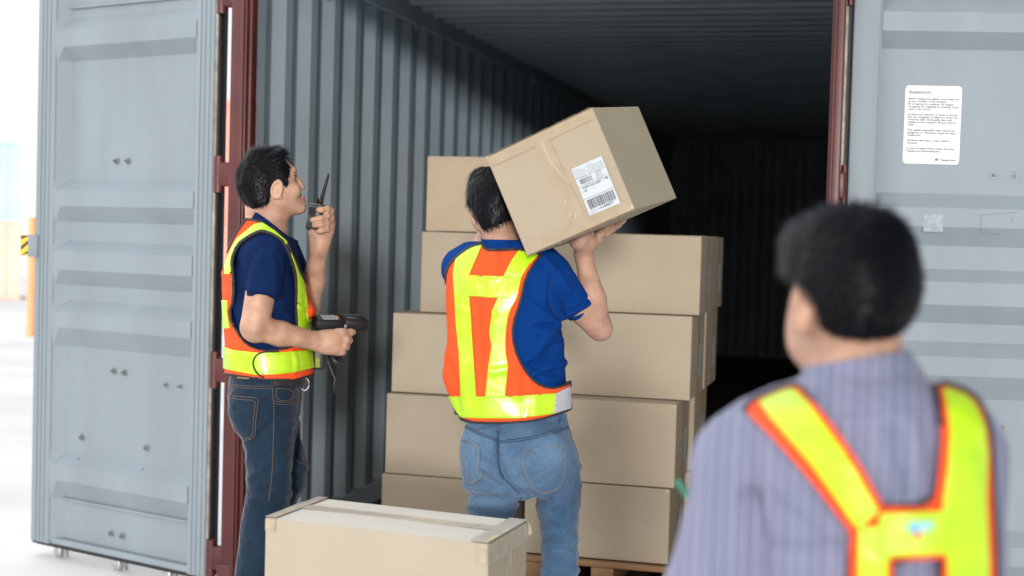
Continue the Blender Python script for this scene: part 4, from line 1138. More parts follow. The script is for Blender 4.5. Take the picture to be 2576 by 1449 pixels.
face_strip('reflective_tape', F, V, T, [T3(583,685),T3(640,655),T3(645,748),T3(574,771)], .0052, .003, m_reflect, vest, None, 0)
VC = Cast(F, V+vnorm(V, T)*.0052, T)
b = MB(); m_lst = mat('lime_stitch', (.40,.58,.02), .6)
add_seams(b, VC, [[T3(190,700),T3(180,500),T3(166,290)], [T3(250,695),T3(237,500),T3(222,290)], [T3(292,695),T3(308,560),T3(320,480),T3(312,420),T3(344,290)], [T3(369,690),T3(382,570),T3(370,480),T3(382,355),T3(418,290)],
    [T3(224,197),T3(430,205)], [T3(224,277),T3(418,286)], [T3(150,702),T3(290,703),T3(430,701),T3(580,690)], [T3(170,780),T3(290,785),T3(420,786),T3(572,768)], [T3(434,700),T3(436,787)]], .0009, .0006)
b.build('stitching', m_lst, vest)
# ---- jeans
V, Q = mesh_sdf([hip]+seat+[legL, legR], .0055); T = tris(Q)
V = crease(F, V, T, [([T3(345,880),T3(350,960),T3(375,1050),T3(430,1115)], -.013, 9), ([T3(440,1110),T3(400,1090),T3(330,1065),T3(280,1020)], -.008, 7), ([T3(440,1100),T3(500,1140),T3(560,1130)], -.009, 8),
    ([T3(195,1070),T3(260,1085),T3(360,1105)], .006, 8), ([T3(205,1110),T3(290,1120),T3(400,1115)], -.005, 7), ([T3(215,1160),T3(300,1140),T3(420,1150)], .005, 8),
    ([T3(540,1185),T3(590,1225),T3(650,1240)], .0035, 7), ([T3(530,1225),T3(590,1250),T3(660,1268)], -.004, 7), ([T3(545,1262),T3(600,1270),T3(670,1296)], .004, 7), ([T3(540,1305),T3(600,1322),T3(660,1330)], -.007, 7),
    ([T3(545,1350),T3(590,1342),T3(665,1366)], .0045, 8), ([T3(535,1385),T3(600,1393),T3(655,1400)], -.004, 7), ([T3(515,1420),T3(600,1430),T3(675,1425)], .006, 7), ([T3(530,1120),T3(600,1150),T3(680,1160)], .004, 10),
    ([T3(640,900),T3(660,980),T3(690,1000)], .004, 8), ([T3(210,900),T3(260,960),T3(330,1000)], -.004, 9)])
V = V+vnorm(V, T)*(ridged(V, 30, .0032, 8, (1,1.6,1)))[:,None]
jg = np.maximum(-(F.px(V)[:,1]-1040), F.px(V)[:,1]-1912)
v, t = clip_mesh(V, T, jg); v, t = thicken(v, t, .003); jeans = link(F, 'jeans', v, t, m_denim, PERSON)
PC = [T3(425,934),T3(628,893),T3(625,970),T3(618,1058),T3(590,1088),T3(545,1106),T3(505,1096),T3(478,1072),T3(450,1010)]
PL_ = [T3(176,878),T3(265,897),T3(264,960),T3(262,1012),T3(286,1022),T3(240,1068),T3(196,1058),T3(172,1000)]
JC = Cast(F, V+vnorm(V, T)*.0030, T)
for pk in (PC, PL_):
    o_, _ = face_strip('back_pocket', F, V, T, pk, .0022, .003, m_denim, jeans, np.where(vnorm(V, T)[:,2] < .1, -9, 9), 0)
    b = MB(); add_seams(b, JC, [pk, [(x+(np.mean([q[0] for q in pk])-x)*.07, y+(np.mean([q[1] for q in pk])-y)*.07) for x, y in pk]], .0012, .0006, closed=True, sm=1)
    b.build('stitching', m_stitch, o_)
JC2 = Cast(F, V+vnorm(V, T)*.0008, T)
b = MB(); add_seams(b, JC2, [[T3(345,820),T3(347,890),T3(346,960),T3(352,1010),T3(372,1048),T3(436,1108)], [T3(205,828),T3(270,862),T3(340,886)], [T3(352,893),T3(480,880),T3(640,833)], [T3(352,884),T3(480,870),T3(640,824)], [T3(338,820),T3(340,890),T3(339,960),T3(346,1012),T3(366,1050)],
    [T3(205,819),T3(270,853),T3(340,877)], [T3(686,905),T3(690,1000),T3(684,1180),T3(682,1300)], [T3(440,1118),T3(425,1180),T3(412,1205)], [T3(498,1168),T3(505,1200),T3(520,1290)]], .0011)
b.build('seam', m_stitchd, jeans)
b = MB()
for q in ((345,815),(601,795)):
    h0, h1 = JC2(*T3(*q)), JC2(*T3(q[0]+1, q[1]+28))
    if h0 and h1: b.tube([h0[0]+h0[1]*.004, (h0[0]+h1[0])/2+h0[1]*.006, h1[0]+h1[1]*.003], .005, 6)
    if h0 and h1: b.build('belt_loop', m_denim, jeans); b = MB()
# ---- hair
cap = [EL(L(1243,503,.028), (.080,.100,.098), .03), EL(L(1246,548,.010), (.058,.050,.062), .03), EL(L(1236,446,.05), (.055,.022,.06), .03)]
V, Q = mesh_sdf(cap, .005); T = tris(Q); V = V+vnorm(V, T)*(wob(V, 60, .004, 12))[:,None]
P = F.px(V); cen = L(1243,508,.03)
nap = [H3(440,430),H3(440,100),H3(900,100),H3(1400,300),H3(1400,920),H3(1080,900),H3(960,960),H3(820,1010),H3(720,1060),H3(640,980),H3(580,860),H3(530,760),H3(440,640)]
g = np.where(V[:,2] < cen[2]+.05, poly_sd(P, nap), np.where(P[:,1] < 470, -1, 1))
v, t = clip_mesh(V, T, g); hv, ht = thicken(v, t, .010)
crown = L(1236,455,.0)
def flow(Pn, N):
    d = Pn-crown; d[:,1] += .02; d = d*np.array([.8,1,.6])+np.array([.0,.06,0]); return d
hs = strands(F, v, t, 5200, lambda P_: .020+.018*np.clip(1-np.abs(P_[:,1]-crown[1])/.12, 0, 1), flow, .35, .00085, 4)
b0 = MB(); b0.add(F.W(hv), ht.tolist(), 0, True); b0.add(F.W(hs[0]), hs[1].tolist(), 1, True); b0.build('hair', [m_hair, m_hairb], PERSON)

# ================================================================= the man with the radio and the scanner
F = PF(690, 4.55); L = F.L
A1 = lambda x, y: (523.2+.4631*x, 335.4+.4631*y)              # body zoom
A2 = lambda x, y: (563.5+.213*x, 335.4+.213*y)                # head zoom
A3 = lambda x, y: (737.9+.2083*x, 704.4+.2083*y)              # scanner zoom
A4 = lambda x, y: (509.8+.2777*x, 872.1+.2777*y)              # jeans zoom
torsoR = [(560,634,705,.06),(574,622,718,.085),(590,608,726,.12),(612,594,738,.16),(650,580,752,.185),(700,571,760,.188),(750,570,766,.178),(800,574,768,.17),(860,577,770,.165),(910,577,776,.165),(955,578,780,.168)]
torso = LF(F, torsoR, .03, 2.2)
hipR = [(935,576,772,.165),(966,572,766,.168),(1001,571,762,.172),(1062,586,756,.168),(1105,606,752,.15),(1130,612,748,.13)]
hip = LF(F, hipR, .015, 2.2, inset=.004)
legNr = [(1050,592,752,.085,-.085),(1105,606,745,.088,-.085),(1154,615,741,.085,-.085),(1246,614,736,.078,-.085),(1300,604,728,.074,-.085),(1398,592,700,.066,-.09),(1449,586,690,.062,-.09),(1560,590,676,.058,-.09),(1720,596,668,.055,-.09),(1812,592,672,.055,-.09)]
legFr = [(1050,612,756,.085,.085),(1144,640,768,.083,.085),(1185,655,778,.082,.085),(1225,662,771,.078,.085),(1270,660,748,.074,.085),(1340,655,740,.068,.085),(1449,655,735,.062,.085),(1600,660,732,.058,.085),(1760,668,730,.055,.085),(1830,664,732,.055,.085)]
legN = LF(F, legNr, .015, 2.1, inset=.005); legF = LF(F, legFr, .015, 2.1, inset=.004)
shN, elN, wrN = L(672,648,-.155), L(640,823,-.185), L(800,859,-.115)
shF, elF, wrF = L(700,650,.16), L(774,775,.13), L(803,624,.03)
hd = LF(F, [(386,648,708,.030),(392,636,716,.045),(402,624,724,.058),(420,610,738,.069),(440,604,744,.073),(456,603,747,.073),(470,604,750,.071),(486,608,757,.068),(505,616,764,.062),(518,626,765,.055),(530,636,758,.046),(542,640,742,.042)], .02, 2.25)
head = [hd, RC(L(676,610,.0), L(682,500,.0), .056, .052, .03), RC(L(640,560,.0), L(652,500,.0), .03, .04, .03),
        RC(L(704,505,-.052), L(752,528,-.018), .016, .013, .025), RC(L(704,505,.052), L(752,528,.018), .016, .013, .025), EL(L(757,524,.0), (.016,.013,.022), .012),
        RC(L(744,444,-.002), L(760.5,470,-.002), .0075, .0092, .010), EL(L(758,473,-.009), (.009,.0068,.007), .006), EL(L(758,473,.007), (.009,.0068,.007), .006),
        EL(L(738,428,-.022), (.009,.008,.022), .016), EL(L(738,428,.022), (.009,.008,.022), .016),
        sub(EL(L(746,443,-.035), (.012,.009,.013), .008)), sub(EL(L(746,443,.035), (.012,.009,.013), .008)),
        EL(L(735.5,440.2,-.034), (.0098,.0058,.0128), .003), EL(L(735.5,440.2,.034), (.0098,.0058,.0128), .003), EL(L(734.5,448.8,-.034), (.0092,.0056,.0122), .004), EL(L(734.5,448.8,.034), (.0092,.0056,.0122), .004),
                EL(L(762,496,-.003), (.0075,.0055,.019), .006), EL(L(763,506,-.003), (.0072,.0058,.017), .006), sub(RC(L(772,501,-.02), L(772,501,.02), .0022, .0022, .003)),
        EL(L(738,478,-.045), (.022,.024,.018), .02),
        EL(L(698,478,-.072), (.014,.026,.010), .008, [[.97,.25,0],[-.25,.97,0],[0,0,1]]), TO(L(696,476,-.079), (.12,.0,1), .0150, .0042, .004, 1.65, (-.27,1,0)),
        EL(L(704,495,-.075), (.007,.009,.006), .006), sub(EL(L(701,479,-.086), (.0065,.012,.006), .004)), EL(L(698,478,.072), (.014,.026,.010), .008)]
arms = [RC(shN, elN, .050, .0425, .012), RC(elN, L(706,840,-.158), .0395, .0385, .012), RC(L(706,840,-.158), wrN, .0385, .0262, .012), EL(L(643,834,-.187), (.031,.031,.034), .015),
        RC(shF, elF, .050, .040, .012), RC(elF, L(788,708,.092), .037, .036, .012), RC(L(788,708,.092), wrF, .036, .0245, .012)]
ap = lambda x, y, dz: L(*A3(x, y), dz)
fist = [RC(wrN, ap(400,740,-.11), .028, .030, .02), RC(ap(400,700,-.112), ap(560,670,-.112), .026, .022, .015), RC(ap(400,800,-.112), ap(540,840,-.112), .026, .020, .015), EL(ap(470,750,-.125), (.032,.030,.018), .015)]
fist += finger([ap(540,640,-.115), ap(600,635,-.120), ap(690,632,-.105), ap(722,630,-.098)], .0135, .0095, .007)
fist += finger([ap(560,700,-.118), ap(640,712,-.122), ap(672,728,-.100), ap(640,735,-.075), ap(560,735,-.070)], .0130, .0090, .006)
fist += finger([ap(550,770,-.118), ap(615,790,-.120), ap(640,805,-.098), ap(610,810,-.075), ap(540,810,-.070)], .0125, .0088, .006)
fist += finger([ap(530,835,-.116), ap(580,862,-.116), ap(596,872,-.096), ap(570,875,-.078), ap(520,872,-.072)], .0115, .0080, .006)
fist += finger([ap(400,690,-.09), ap(470,650,-.075), ap(560,640,-.068)], .0140, .0098, .008)
rp = lambda x, y, dz: L(*A2(x, y), dz)
radio_hand = [RC(wrF, rp(1130,1230,.03), .0265, .030, .02), RC(rp(1150,1250,.035), rp(1220,1080,.045), .030, .026, .02), RC(rp(1090,1240,.028), rp(1060,1180,.02), .020, .016, .015)]
for y0, tip, r_ in ((905, (1118,905), .0092), (985, (1045,1025), .0095), (1075, (1066,1090), .0092), (1145, (1112,1160), .0082)):
    radio_hand += finger([rp(1235,y0+80,.045), rp(1262,y0+10,.020), rp(1215,y0-12,-.004), rp(1150,(y0+tip[1])/2,-.016), rp(*tip,-.016)], r_+.0018, r_-.0008, .005)
radio_hand += finger([rp(1100,1200,.045), rp(1075,1100,.058), rp(1085,990,.058)], .0135, .0095, .008)
ins = lambda rows, n, g: LF(F, rows, .03, n, inset=g)
V, Q = mesh_sdf([ins(torsoR, 2.2, .016), ins(hipR, 2.2, .032), ins(legNr, 2.1, .026), ins(legFr, 2.1, .026)]+head+arms+fist+radio_hand, .0042)
base = F.W(np.array([0.0, F.ground(0, 4.55), 4.55])); base[2] = 0
P = F.px(V); mi = np.zeros(len(Q), int); fc = V[Q].mean(1); fp = F.px(fc)
dl_ = np.hypot((fp[:,0]-766)/7.5, (fp[:,1]-501)/7.5); mi[(dl_ < 1) & (np.abs(fc[:,2]-4.55) < .022)] = 1
PERS2 = link(F, 'person', V, Q, [m_skin2, m_lip], base=base, mi=mi)
tag(PERS2, 'person in navy polo and orange vest looking up, holding a radio and a scanner', 'person')
for dz_, px0, px1 in ((-.09,632,735),(.085,698,790)):
    a = L(px0,1820,dz_); t_ = L(px1,1820,dz_+.02); a[1] = F.ground(0, a[2]); t_[1] = F.ground(0, t_[2]); t_[0] = a[0]+.17; shoe(F, a, t_, PERS2, m_shoe)
for dz_ in (-.033, .033):
    b = MB(); c_ = F.W(L(733.5,444.3,dz_)); bm = bmesh.new(); bmesh.ops.create_icosphere(bm, subdivisions=3, radius=.0112)
    bm.verts.index_update(); vs = [np.array(v.co)+c_ for v in bm.verts]; fs = [[v.index for v in f.verts] for f in bm.faces]; bm.free()
    d_ = F.r*.92+F.f*.35*(1 if dz_ > 0 else .2)-F.d*.25; d_ /= np.linalg.norm(d_)
    b.add(vs, fs, 0, True); b.m = [1 if (np.mean([vs[i] for i in f], 0)-c_)@d_ > .0088 else 0 for f in fs]; b.build('eye', [m_eye, m_iris], PERS2)
    b = MB(); sg = -1 if dz_ < 0 else 1
    b.tube([F.W(L(729,427.5,dz_+sg*.014)), F.W(L(737,425,dz_+sg*.002)), F.W(L(744.5,427.5,dz_-sg*.014))], [.0016,.0032,.0024], 6); b.build('eyebrow', m_hair, PERS2)
    b = MB(); b.tube([F.W(L(737,443,dz_+sg*.012)), F.W(L(744,442.2,dz_+sg*.003)), F.W(L(747,443,dz_-sg*.007))], [.0010,.0019,.0010], 6); b.build('eyelash', m_hair, PERS2)
# ---- polo
slv = [RX(L(672,645,-.135), L(664,752,-.178), .072, .0575, .025), RC(L(676,628,-.08), L(672,648,-.13), .076, .072, .03), RX(L(700,640,.135), L(745,722,.150), .072, .060, .025)]
V, Q = mesh_sdf([torso]+slv, .0055); V = relax(V, Q, 2); T = tris(Q)
V = crease(F, V, T, [([A1(330,585),A1(260,620),A1(215,690),A1(200,780)], -.007, 7), ([A1(400,900),A1(430,800),A1(440,700)], -.007, 9), ([A1(230,880),A1(250,760),A1(290,680)], .005, 9), ([A1(360,880),A1(370,760),A1(350,660)], .004, 9),
    ([A1(380,940),A1(430,990),A1(470,1040)], .006, 9), ([A1(370,990),A1(420,1020),A1(475,1045)], -.006, 8), ([A1(140,900),A1(170,980),A1(230,1060)], .005, 9),
    ([A1(150,700),A1(190,800),A1(195,900)], -.005, 9), ([A1(400,620),A1(440,690),A1(460,760)], -.004, 8), ([A1(215,840),A1(280,850),A1(350,830),A1(400,840)], .003, 7)])
V = V+vnorm(V, T)*(ridged(V, 22, .0050, 21))[:,None]
P = F.px(V); v, t = clip_mesh(V, T, np.maximum(P[:,1]-946, (547+(P[:,0]-620)*.44)-P[:,1])); v, t = thicken(v, t, .003); shirt = link(F, 'polo_shirt', v, t, m_navy, PERS2); SC = Cast(F, V, T)
V2, Q2 = mesh_sdf([RC(L(678,606,.0), L(681,538,.0), .080, .0645, .01), RC(L(690,596,-.03), L(738,604,-.02), .055, .018, .02), RC(L(690,596,.03), L(738,604,.02), .055, .018, .02)], .005)
P2 = F.px(V2); g = np.maximum(poly_sd(P2, [(628,531),(645,534),(668,549),(690,566),(712,584),(735,600),(752,606),(742,622),(722,612),(700,601),(675,587),(648,573),(618,562)]), -99)
v, t = clip_mesh(V2, tris(Q2), g); v, t = thicken(v, t, .006); link(F, 'collar', v, t, m_navy, shirt)
b = MB(); add_seams(b, SC, [[A1(335,580),A1(270,612),A1(225,670),A1(208,740),A1(203,800)], [A1(212,878),A1(300,884),A1(400,892)]], .0011); b.build('seam', mat('navy_seam', (.004,.012,.05), .9), shirt)
# ---- vest
flap = LF(F, [(668,736,752,.05,-.02),(700,742,762,.07,-.02),(745,750,778,.085,-.02),(785,764,794,.085,-.02),(806,760,786,.06,-.02)], .012, 2.0)
V, Q = mesh_sdf([grow(torso, .014), flap, grow(RC(L(676,628,-.08), L(672,648,-.13), .076, .072, .03), .010), grow(RX(L(672,645,-.135), L(664,752,-.178), .072, .0575, .025), .009), RC(L(655,600,-.10), L(715,606,-.08), .040, .03, .04), RC(L(625,590,-.06), L(655,585,-.08), .05, .045, .04)], .0040); V = relax(V, Q, 2); T = tris(Q)
V = crease(F, V, T, [([A1(90,760),A1(120,800)], .006, 9), ([A1(110,900),A1(130,1000),A1(150,1080)], -.005, 8), ([A1(120,1200),A1(140,1290)], .004, 7), ([A1(455,1180),A1(470,1240),A1(465,1300)], .004, 6), ([A1(485,940),A1(510,955),A1(525,940)], .006, 5), ([A1(520,760),A1(545,880),A1(560,980)], -.006, 5)])
V = V+vnorm(V, T)*(wob(V, 24, .003, 15))[:,None]
VL = [(618,551),(640,553),(660,558),(692,580),(722,606),(737,640),(758,686),(778,722),(800,786),(788,808),(796,880),(794,942),(740,957),(662,955),(555,940),(548,868),(545,760),(548,690),(566,640),(592,588)]
AH = [(598,616),(625,596),(657,580),(690,592),(716,612),(740,676),(745,720),(743,771),(746,822),(746,868),(708,878),(657,881),(623,867),(599,837),(577,793),(590,750),(588,690),(583,655)]
P = F.px(V); gv = poly_sd(P, VL); ga = poly_sd(P, smooth_poly(AH, 1)); g = np.maximum(gv, -ga)
v, t = clip_mesh(V, T, g); v, t = thicken(v, t, .003); vest = link(F, 'safety_vest', v, t, m_vest, PERS2)
gp = np.maximum(g-.5, -(g+3.6)); v, t = clip_mesh(V, T, gp); v = v+vnorm(v, t)*.0034
for v_, t_ in pieces(v, t, .15): link(F, 'piping', *thicken(v_, t_, .008), m_vestd, vest)
gi = g+3.0
for s_, o_ in (([(585,622),(598,600),(640,566),(664,560),(694,582),(724,606),(718,620),(688,593),(657,578),(628,594),(600,612),(592,650),(580,690),(566,690),(568,660)], .004),
           ([(728,630),(741,660),(750,684),(764,712),(772,765),(779,832),(746,834),(742,771),(744,720),(738,676)], .004),
           ([(540,752),(574,756),(573,790),(580,826),(540,826)], .004),
           ([(540,864),(590,881),(648,887),(700,886),(732,884),(800,877),(800,923),(732,938),(690,942),(646,943),(592,933),(540,921)], .004)):
    face_strip('reflective_stripe', F, V, T, s_, o_, .003, m_lime, vest, gi, 0)
tab = [(645,892),(660,886),(700,888),(732,885),(800,878),(800,922),(732,936),(690,941),(660,941),(646,934),(640,915)]
face_strip('waist_tab', F, V, T, tab, .0085, .004, m_lime, vest, gi, 1)
VC = Cast(F, V+vnorm(V, T)*.0085, T)
b = MB(); add_seams(b, VC, [[(700,884),(672,884),(648,890),(639,902),(636,914),(640,930),(650,943),(664,950)]], .0026, .001); b.build('tab_binding', m_vestd, vest)
b = MB(); add_seams(b, VC, [[(655,893),(700,893),(730,891),(782,885)], [(655,935),(700,935),(730,931),(782,918)], [(731,886),(733,937)]], .0009, .001); b.build('stitching', m_lst, vest)
# ---- jeans, belt
V, Q = mesh_sdf([hip, legN, legF, EL(L(634,1035,-.08), (.07,.085,.075), .02), EL(L(634,1035,.08), (.07,.085,.075), .02)], .0055); T = tris(Q)
V = crease(F, V, T, [([A4(640,680),A4(560,750),A4(480,830)], -.007, 8), ([A4(400,880),A4(430,960),A4(410,1040)], .004, 9), ([A4(870,640),A4(800,650),A4(740,640)], -.004, 6), ([A4(870,760),A4(800,770),A4(730,760)], -.004, 6), ([A4(860,700),A4(790,710),A4(740,700)], .004, 6),
    ([A4(850,1000),A4(860,900),A4(880,800)], -.010, 6), ([A4(840,1050),A4(900,1060),A4(955,1090)], .005, 7), ([A4(830,1150),A4(900,1140),A4(960,1180)], -.005, 8), ([A4(430,1200),A4(490,1140),A4(560,1100)], .006, 9), ([A4(430,1330),A4(490,1330),A4(600,1300)], -.006, 9), ([A4(430,1395),A4(500,1370),A4(620,1380)], .006, 8), ([A4(640,1300),A4(720,1340),A4(800,1330)], .005, 9)])
V = V+vnorm(V, T)*(ridged(V, 26, .0026, 31, (1,1.5,1)))[:,None]
P = F.px(V); jg = np.maximum(-(P[:,1]-938), P[:,1]-1818)
v, t = clip_mesh(V, T, jg); v, t = thicken(v, t, .003); jeans = link(F, 'jeans', v, t, m_denimd, PERS2)
fc_ = np.where(vnorm(V, T)[:,2] < .15, -9, 9)
BP = [A4(200,425),A4(340,455),A4(505,460),A4(500,520),A4(482,660),A4(476,815),A4(430,840),A4(380,852),A4(340,790),A4(240,620)]
JC = Cast(F, V+vnorm(V, T)*.0030, T); JC2 = Cast(F, V, T)
o_, _ = face_strip('back_pocket', F, V, T, BP, .0022, .003, m_denimd, jeans, fc_, 0)
b = MB(); add_seams(b, JC, [[A4(225,432),A4(340,455),A4(505,460),A4(500,520),A4(482,660),A4(476,815),A4(430,840),A4(385,850)], [A4(230,455),A4(340,480),A4(480,486),A4(474,540),A4(460,660),A4(455,800),A4(410,828),A4(375,835)]], .0012, .0005, sm=1); b.build('stitching', m_stitcho, o_)
CP = [A4(665,378),A4(820,385),A4(815,485),A4(668,490)]
o_, _ = face_strip('coin_pocket', F, V, T, CP, .0020, .003, m_denimd, jeans, fc_, 0)
b = MB(); add_seams(b, JC, [CP+[CP[0]]], .0012, .0005, closed=False, sm=1); b.build('stitching', m_stitcho, o_)
b = MB(); add_seams(b, JC2, [[A4(222,340),A4(340,352),A4(480,358),A4(620,354)], [A4(220,366),A4(340,372),A4(480,378),A4(622,380)], [A4(626,300),A4(632,400),A4(645,520),A4(645,700),A4(636,960),A4(630,1150),A4(600,1400)],
    [A4(640,490),A4(700,502),A4(800,502),A4(850,478),A4(866,430),A4(850,370)], [A4(640,512),A4(700,524),A4(800,524),A4(862,492),A4(880,440)], [A4(850,1045),A4(900,1055),A4(948,1085)]], .0011); b.build('seam', m_stitcho, jeans)
for poly in ([A4(316,268),A4(468,288),A4(464,302),A4(318,288)],): face_strip('leather_patch', F, V, T, poly, .003, .004, m_leather, jeans, fc_, 0)
V3, Q3 = mesh_sdf([grow(hip, .005)], .006); P3 = F.px(V3); gb = np.maximum(np.maximum(944-P3[:,1], P3[:,1]-971), 690-P3[:,0]); v, t = clip_mesh(V3, tris(Q3), gb); v, t = thicken(v, t, .004); belt = link(F, 'belt', v, t, m_belt, jeans)
b = MB(); c_ = F.W(L(766,966,-.05)); b.tube([c_+F.r*(.014*math.cos(a))+F.d*(.020*math.sin(a)) for a in np.linspace(0, 6.283, 17)], .0026, 7); b.build('buckle', m_steel, belt)
b = MB(); c_ = JC2(*A4(515,275)); d_ = JC2(*A4(518,322))
if c_ and d_: b.tube([c_[0]+c_[1]*.003, (c_[0]+d_[0])/2+c_[1]*.005, d_[0]+d_[1]*.003], .005, 6); b.build('belt_loop', m_denimd, jeans)
# ---- hair
hr = LF(F, [(379,650,700,.03),(384,632,714,.050),(394,616,722,.062),(412,605,731,.074),(438,598,735,.080),(464,597,728,.080),(492,605,712,.076),(514,621,690,.070),(530,632,676,.058)], .02, 2.3)
V, Q = mesh_sdf([hr, grow(hd, .0055), EL(L(694,386,.0), (.019,.017,.05), .02), EL(L(655,386,.0), (.04,.014,.06), .02), EL(L(705,392,-.01), (.012,.018,.035), .015)], .0048); T = tris(Q); V = V+vnorm(V, T)*(wob(V, 60, .0035, 22))[:,None]
P = F.px(V); HP = [(560,360),(690,350),(715,372),(712,398),(727,415),(729,432),(723,455),(731,478),(727,486),(716,466),(704,458),(690,456),(683,464),(681,486),(676,510),(660,517),(640,524),(630,530),(560,540)]
v, t = clip_mesh(V, T, poly_sd(P, HP)); hv, ht = thicken(v, t, .008)
crown = L(628,405,.0)
def flow(Pn, N):
    up = np.clip((L(0,425)[1]-Pn[:,1])/.03, 0, 1)[:,None]
    return (Pn-crown)*.8*(1-up)+np.array([-.004,.06,0])*(1-up)+np.array([.05,-.02,0])*up
hs = strands(F, v, t, 5200, lambda P_: .013+.022*np.clip((L(0,420)[1]-P_[:,1])/.04, 0, 1), flow, .35, .00085, 6)
b0 = MB(); b0.add(F.W(hv), ht.tolist(), 0, True); b0.add(F.W(hs[0]), hs[1].tolist(), 1, True); b0.build('hair', [m_hair, m_hairb], PERS2)

# ---- what he holds
m_plastic = mat('black_plastic', (.008,.009,.010), .46, spec=.3, bscale=400, bstr=.1, nscale=30, namt=.2); m_dk = mat('dark_glass', (.006,.008,.010), .08)
m_keyg = mat('grey_key', (.30,.32,.33), .5); m_keyo = mat('orange_key', (.62,.25,.03), .5); m_keyd = mat('dark_key', (.05,.05,.055), .5); m_lbl = mat('grey_plate', (.20,.21,.22), .4)
FL = F
o0, o1 = FL.W(L(789,812,-.075)), FL.W(L(921,812,-.045)); ax = o1-o0; LEN = np.linalg.norm(ax); ax /= LEN
up = -FL.d*.97-FL.f*.22; up -= ax*(up@ax); up /= np.linalg.norm(up); sd_ = np.cross(ax, up)
SP = lambda u, s_, z: tuple(o0+ax*u+sd_*s_+up*z)
t = thing('handheld_scanner', 'black pistol grip barcode scanner with keypad held level in the fist', 'scanner', tuple(o0))
b = MB(); b.rbox((0, -.036, -.021), (LEN*.56, .036, .016), .008, fr=SP, seg=3); b.rbox((LEN*.52, -.040, -.023), (LEN, .040, .021), .013, fr=SP, seg=3); b.rbox((LEN*.50, -.038, -.020), (LEN*.55, .038, .019), .005, fr=SP); b.build('housing', m_plastic, t)
for i in range(9):
    for j in range(4):
        b = MB(); u0 = .010+i*(LEN*.50-.014)/9; s0 = -.028+j*.0145
        b.rbox((u0, s0, .0155), (u0+.0062, s0+.010, .0195), .0012, fr=SP, seg=1); b.build('key', m_keyo if (i, j) in ((8,1),(8,2),(6,0)) else (m_keyg if 1 < i < 8 else m_keyd), t)
b = MB(); b.rbox((LEN*.58, -.030, .0205), (LEN*.93, .030, .0225), .0012, fr=SP, seg=1); b.build('screen', m_dk, t)
for s_ in (-1, 1):
    b = MB(); b.rbox((LEN*.525, s_*.0395-.003, -.012), (LEN*.575, s_*.0395+.003, .004), .002, fr=SP); b.build('side_button', m_lbl, t)
b = MB(); b.rbox((LEN*.06, -.0375, -.012), (LEN*.2, -.0355, -.004), .0008, fr=SP, seg=1); b.build('rating_plate', m_lbl, t)
g0 = FL.W(ap(470,610,-.092)); g1 = FL.W(ap(520,925,-.088)); b = MB()
b.tube([g0, g0*.7+g1*.3, g0*.4+g1*.6, g1, g1+FL.d*.006], [.017,.018,.017,.019,.012], 12); b.build('grip', m_plastic, t)
b = MB(); b.tube([FL.W(ap(630,600,-.09)), FL.W(ap(645,640,-.09)), FL.W(ap(625,680,-.09))], .005, 8); b.build('trigger', m_plastic, t)
b = MB(); b.tube([FL.W(ap(*q)) for q in ((485,905,-.088),(470,930,-.098),(495,975,-.10),(545,1000,-.10),(575,985,-.095),(560,950,-.09),(520,925,-.09))], [.006,.007,.009,.010,.009,.007,.006], 9); b.build('grip_cap', m_belt, t)
b = MB(); b.tube([FL.W(ap(*q)) for q in ((430,905,-.09),(415,960,-.095),(440,1040,-.10),(475,1130,-.10),(508,1195,-.10),(492,1250,-.10),(490,1370,-.10))], [.0035,.004,.0042,.0045,.0055,.0045,.004], 7); b.build('wrist_strap', m_belt, t)
# radio
r0, r1 = FL.W(rp(1064,1150,.028)), FL.W(rp(1112,830,.022)); ax = r1-r0; LEN = np.linalg.norm(ax); ax /= LEN
fw = -FL.r*.75-FL.f*.66; fw -= ax*(fw@ax); fw /= np.linalg.norm(fw); sd_ = np.cross(ax, fw)
RP = lambda u, s_, z: tuple(r0+ax*u+sd_*s_+fw*z)
t = thing('walkie_talkie', 'black two-way radio with long antenna held up before the face', 'radio', tuple(r0))
b = MB(); b.rbox((0, -.027, -.016), (LEN, .027, .016), .007, fr=RP, seg=3); b.rbox((LEN*.05, -.024, .013), (LEN*.9, .024, .021), .005, fr=RP); b.build('housing', mat('radio_grey', (.06,.065,.07), .32, nscale=60, namt=.3), t)
for i in range(6):
    b = MB(); u0 = LEN*(.55+.05*i); b.rbox((u0, -.016, .0205), (u0+.0022, .016, .0225), .0006, fr=RP, seg=1); b.build('speaker_slot', m_rubber, t)
b = MB(); b.cyl(RP(LEN-.002, -.012, 0), RP(LEN+.018, -.012, 0), .0085, .0075); b.build('volume_knob', m_plastic, t)
at_ = FL.W(rp(1235,480,.012)); ab = np.array(RP(LEN, .010, 0))
b = MB(); b.tube([ab, ab+(at_-ab)*.12, ab+(at_-ab)*.16, ab+(at_-ab)*.42, ab+(at_-ab)*.98, at_], [.0085,.0080,.0066,.0058,.0038,.0034], 10); b.build('antenna', m_plastic, t)
# yellow and black pouch on the belt behind the fist
t = thing('tool_pouch', 'small black and yellow pouch clipped at the belt below the scanner', 'pouch', tuple(FL.W(ap(300,940,-.06))))
PPz = FL.W(ap(300,930,-.05)); PP = lambda u, s_, z: tuple(PPz+FL.r*u+FL.d*s_+FL.f*z)
b = MB(); b.rbox((-.016, -.040, -.02), (.022, .040, .03), .007, fr=PP); b.build('pouch', m_belt, t)
b = MB(); b.rbox((-.010, .000, -.023), (.006, .032, -.019), .002, fr=PP); b.build('yellow_flap', mat('lime_flap', (.22,.25,.03), .6), t)
b = MB(); c_ = FL.W(ap(365,950,-.06)); b.tube([c_+FL.r*(.012*math.cos(a))+FL.d*(.018*math.sin(a)) for a in np.linspace(0, 6.283, 15)], .0035, 7); b.build('ring', m_belt, t)

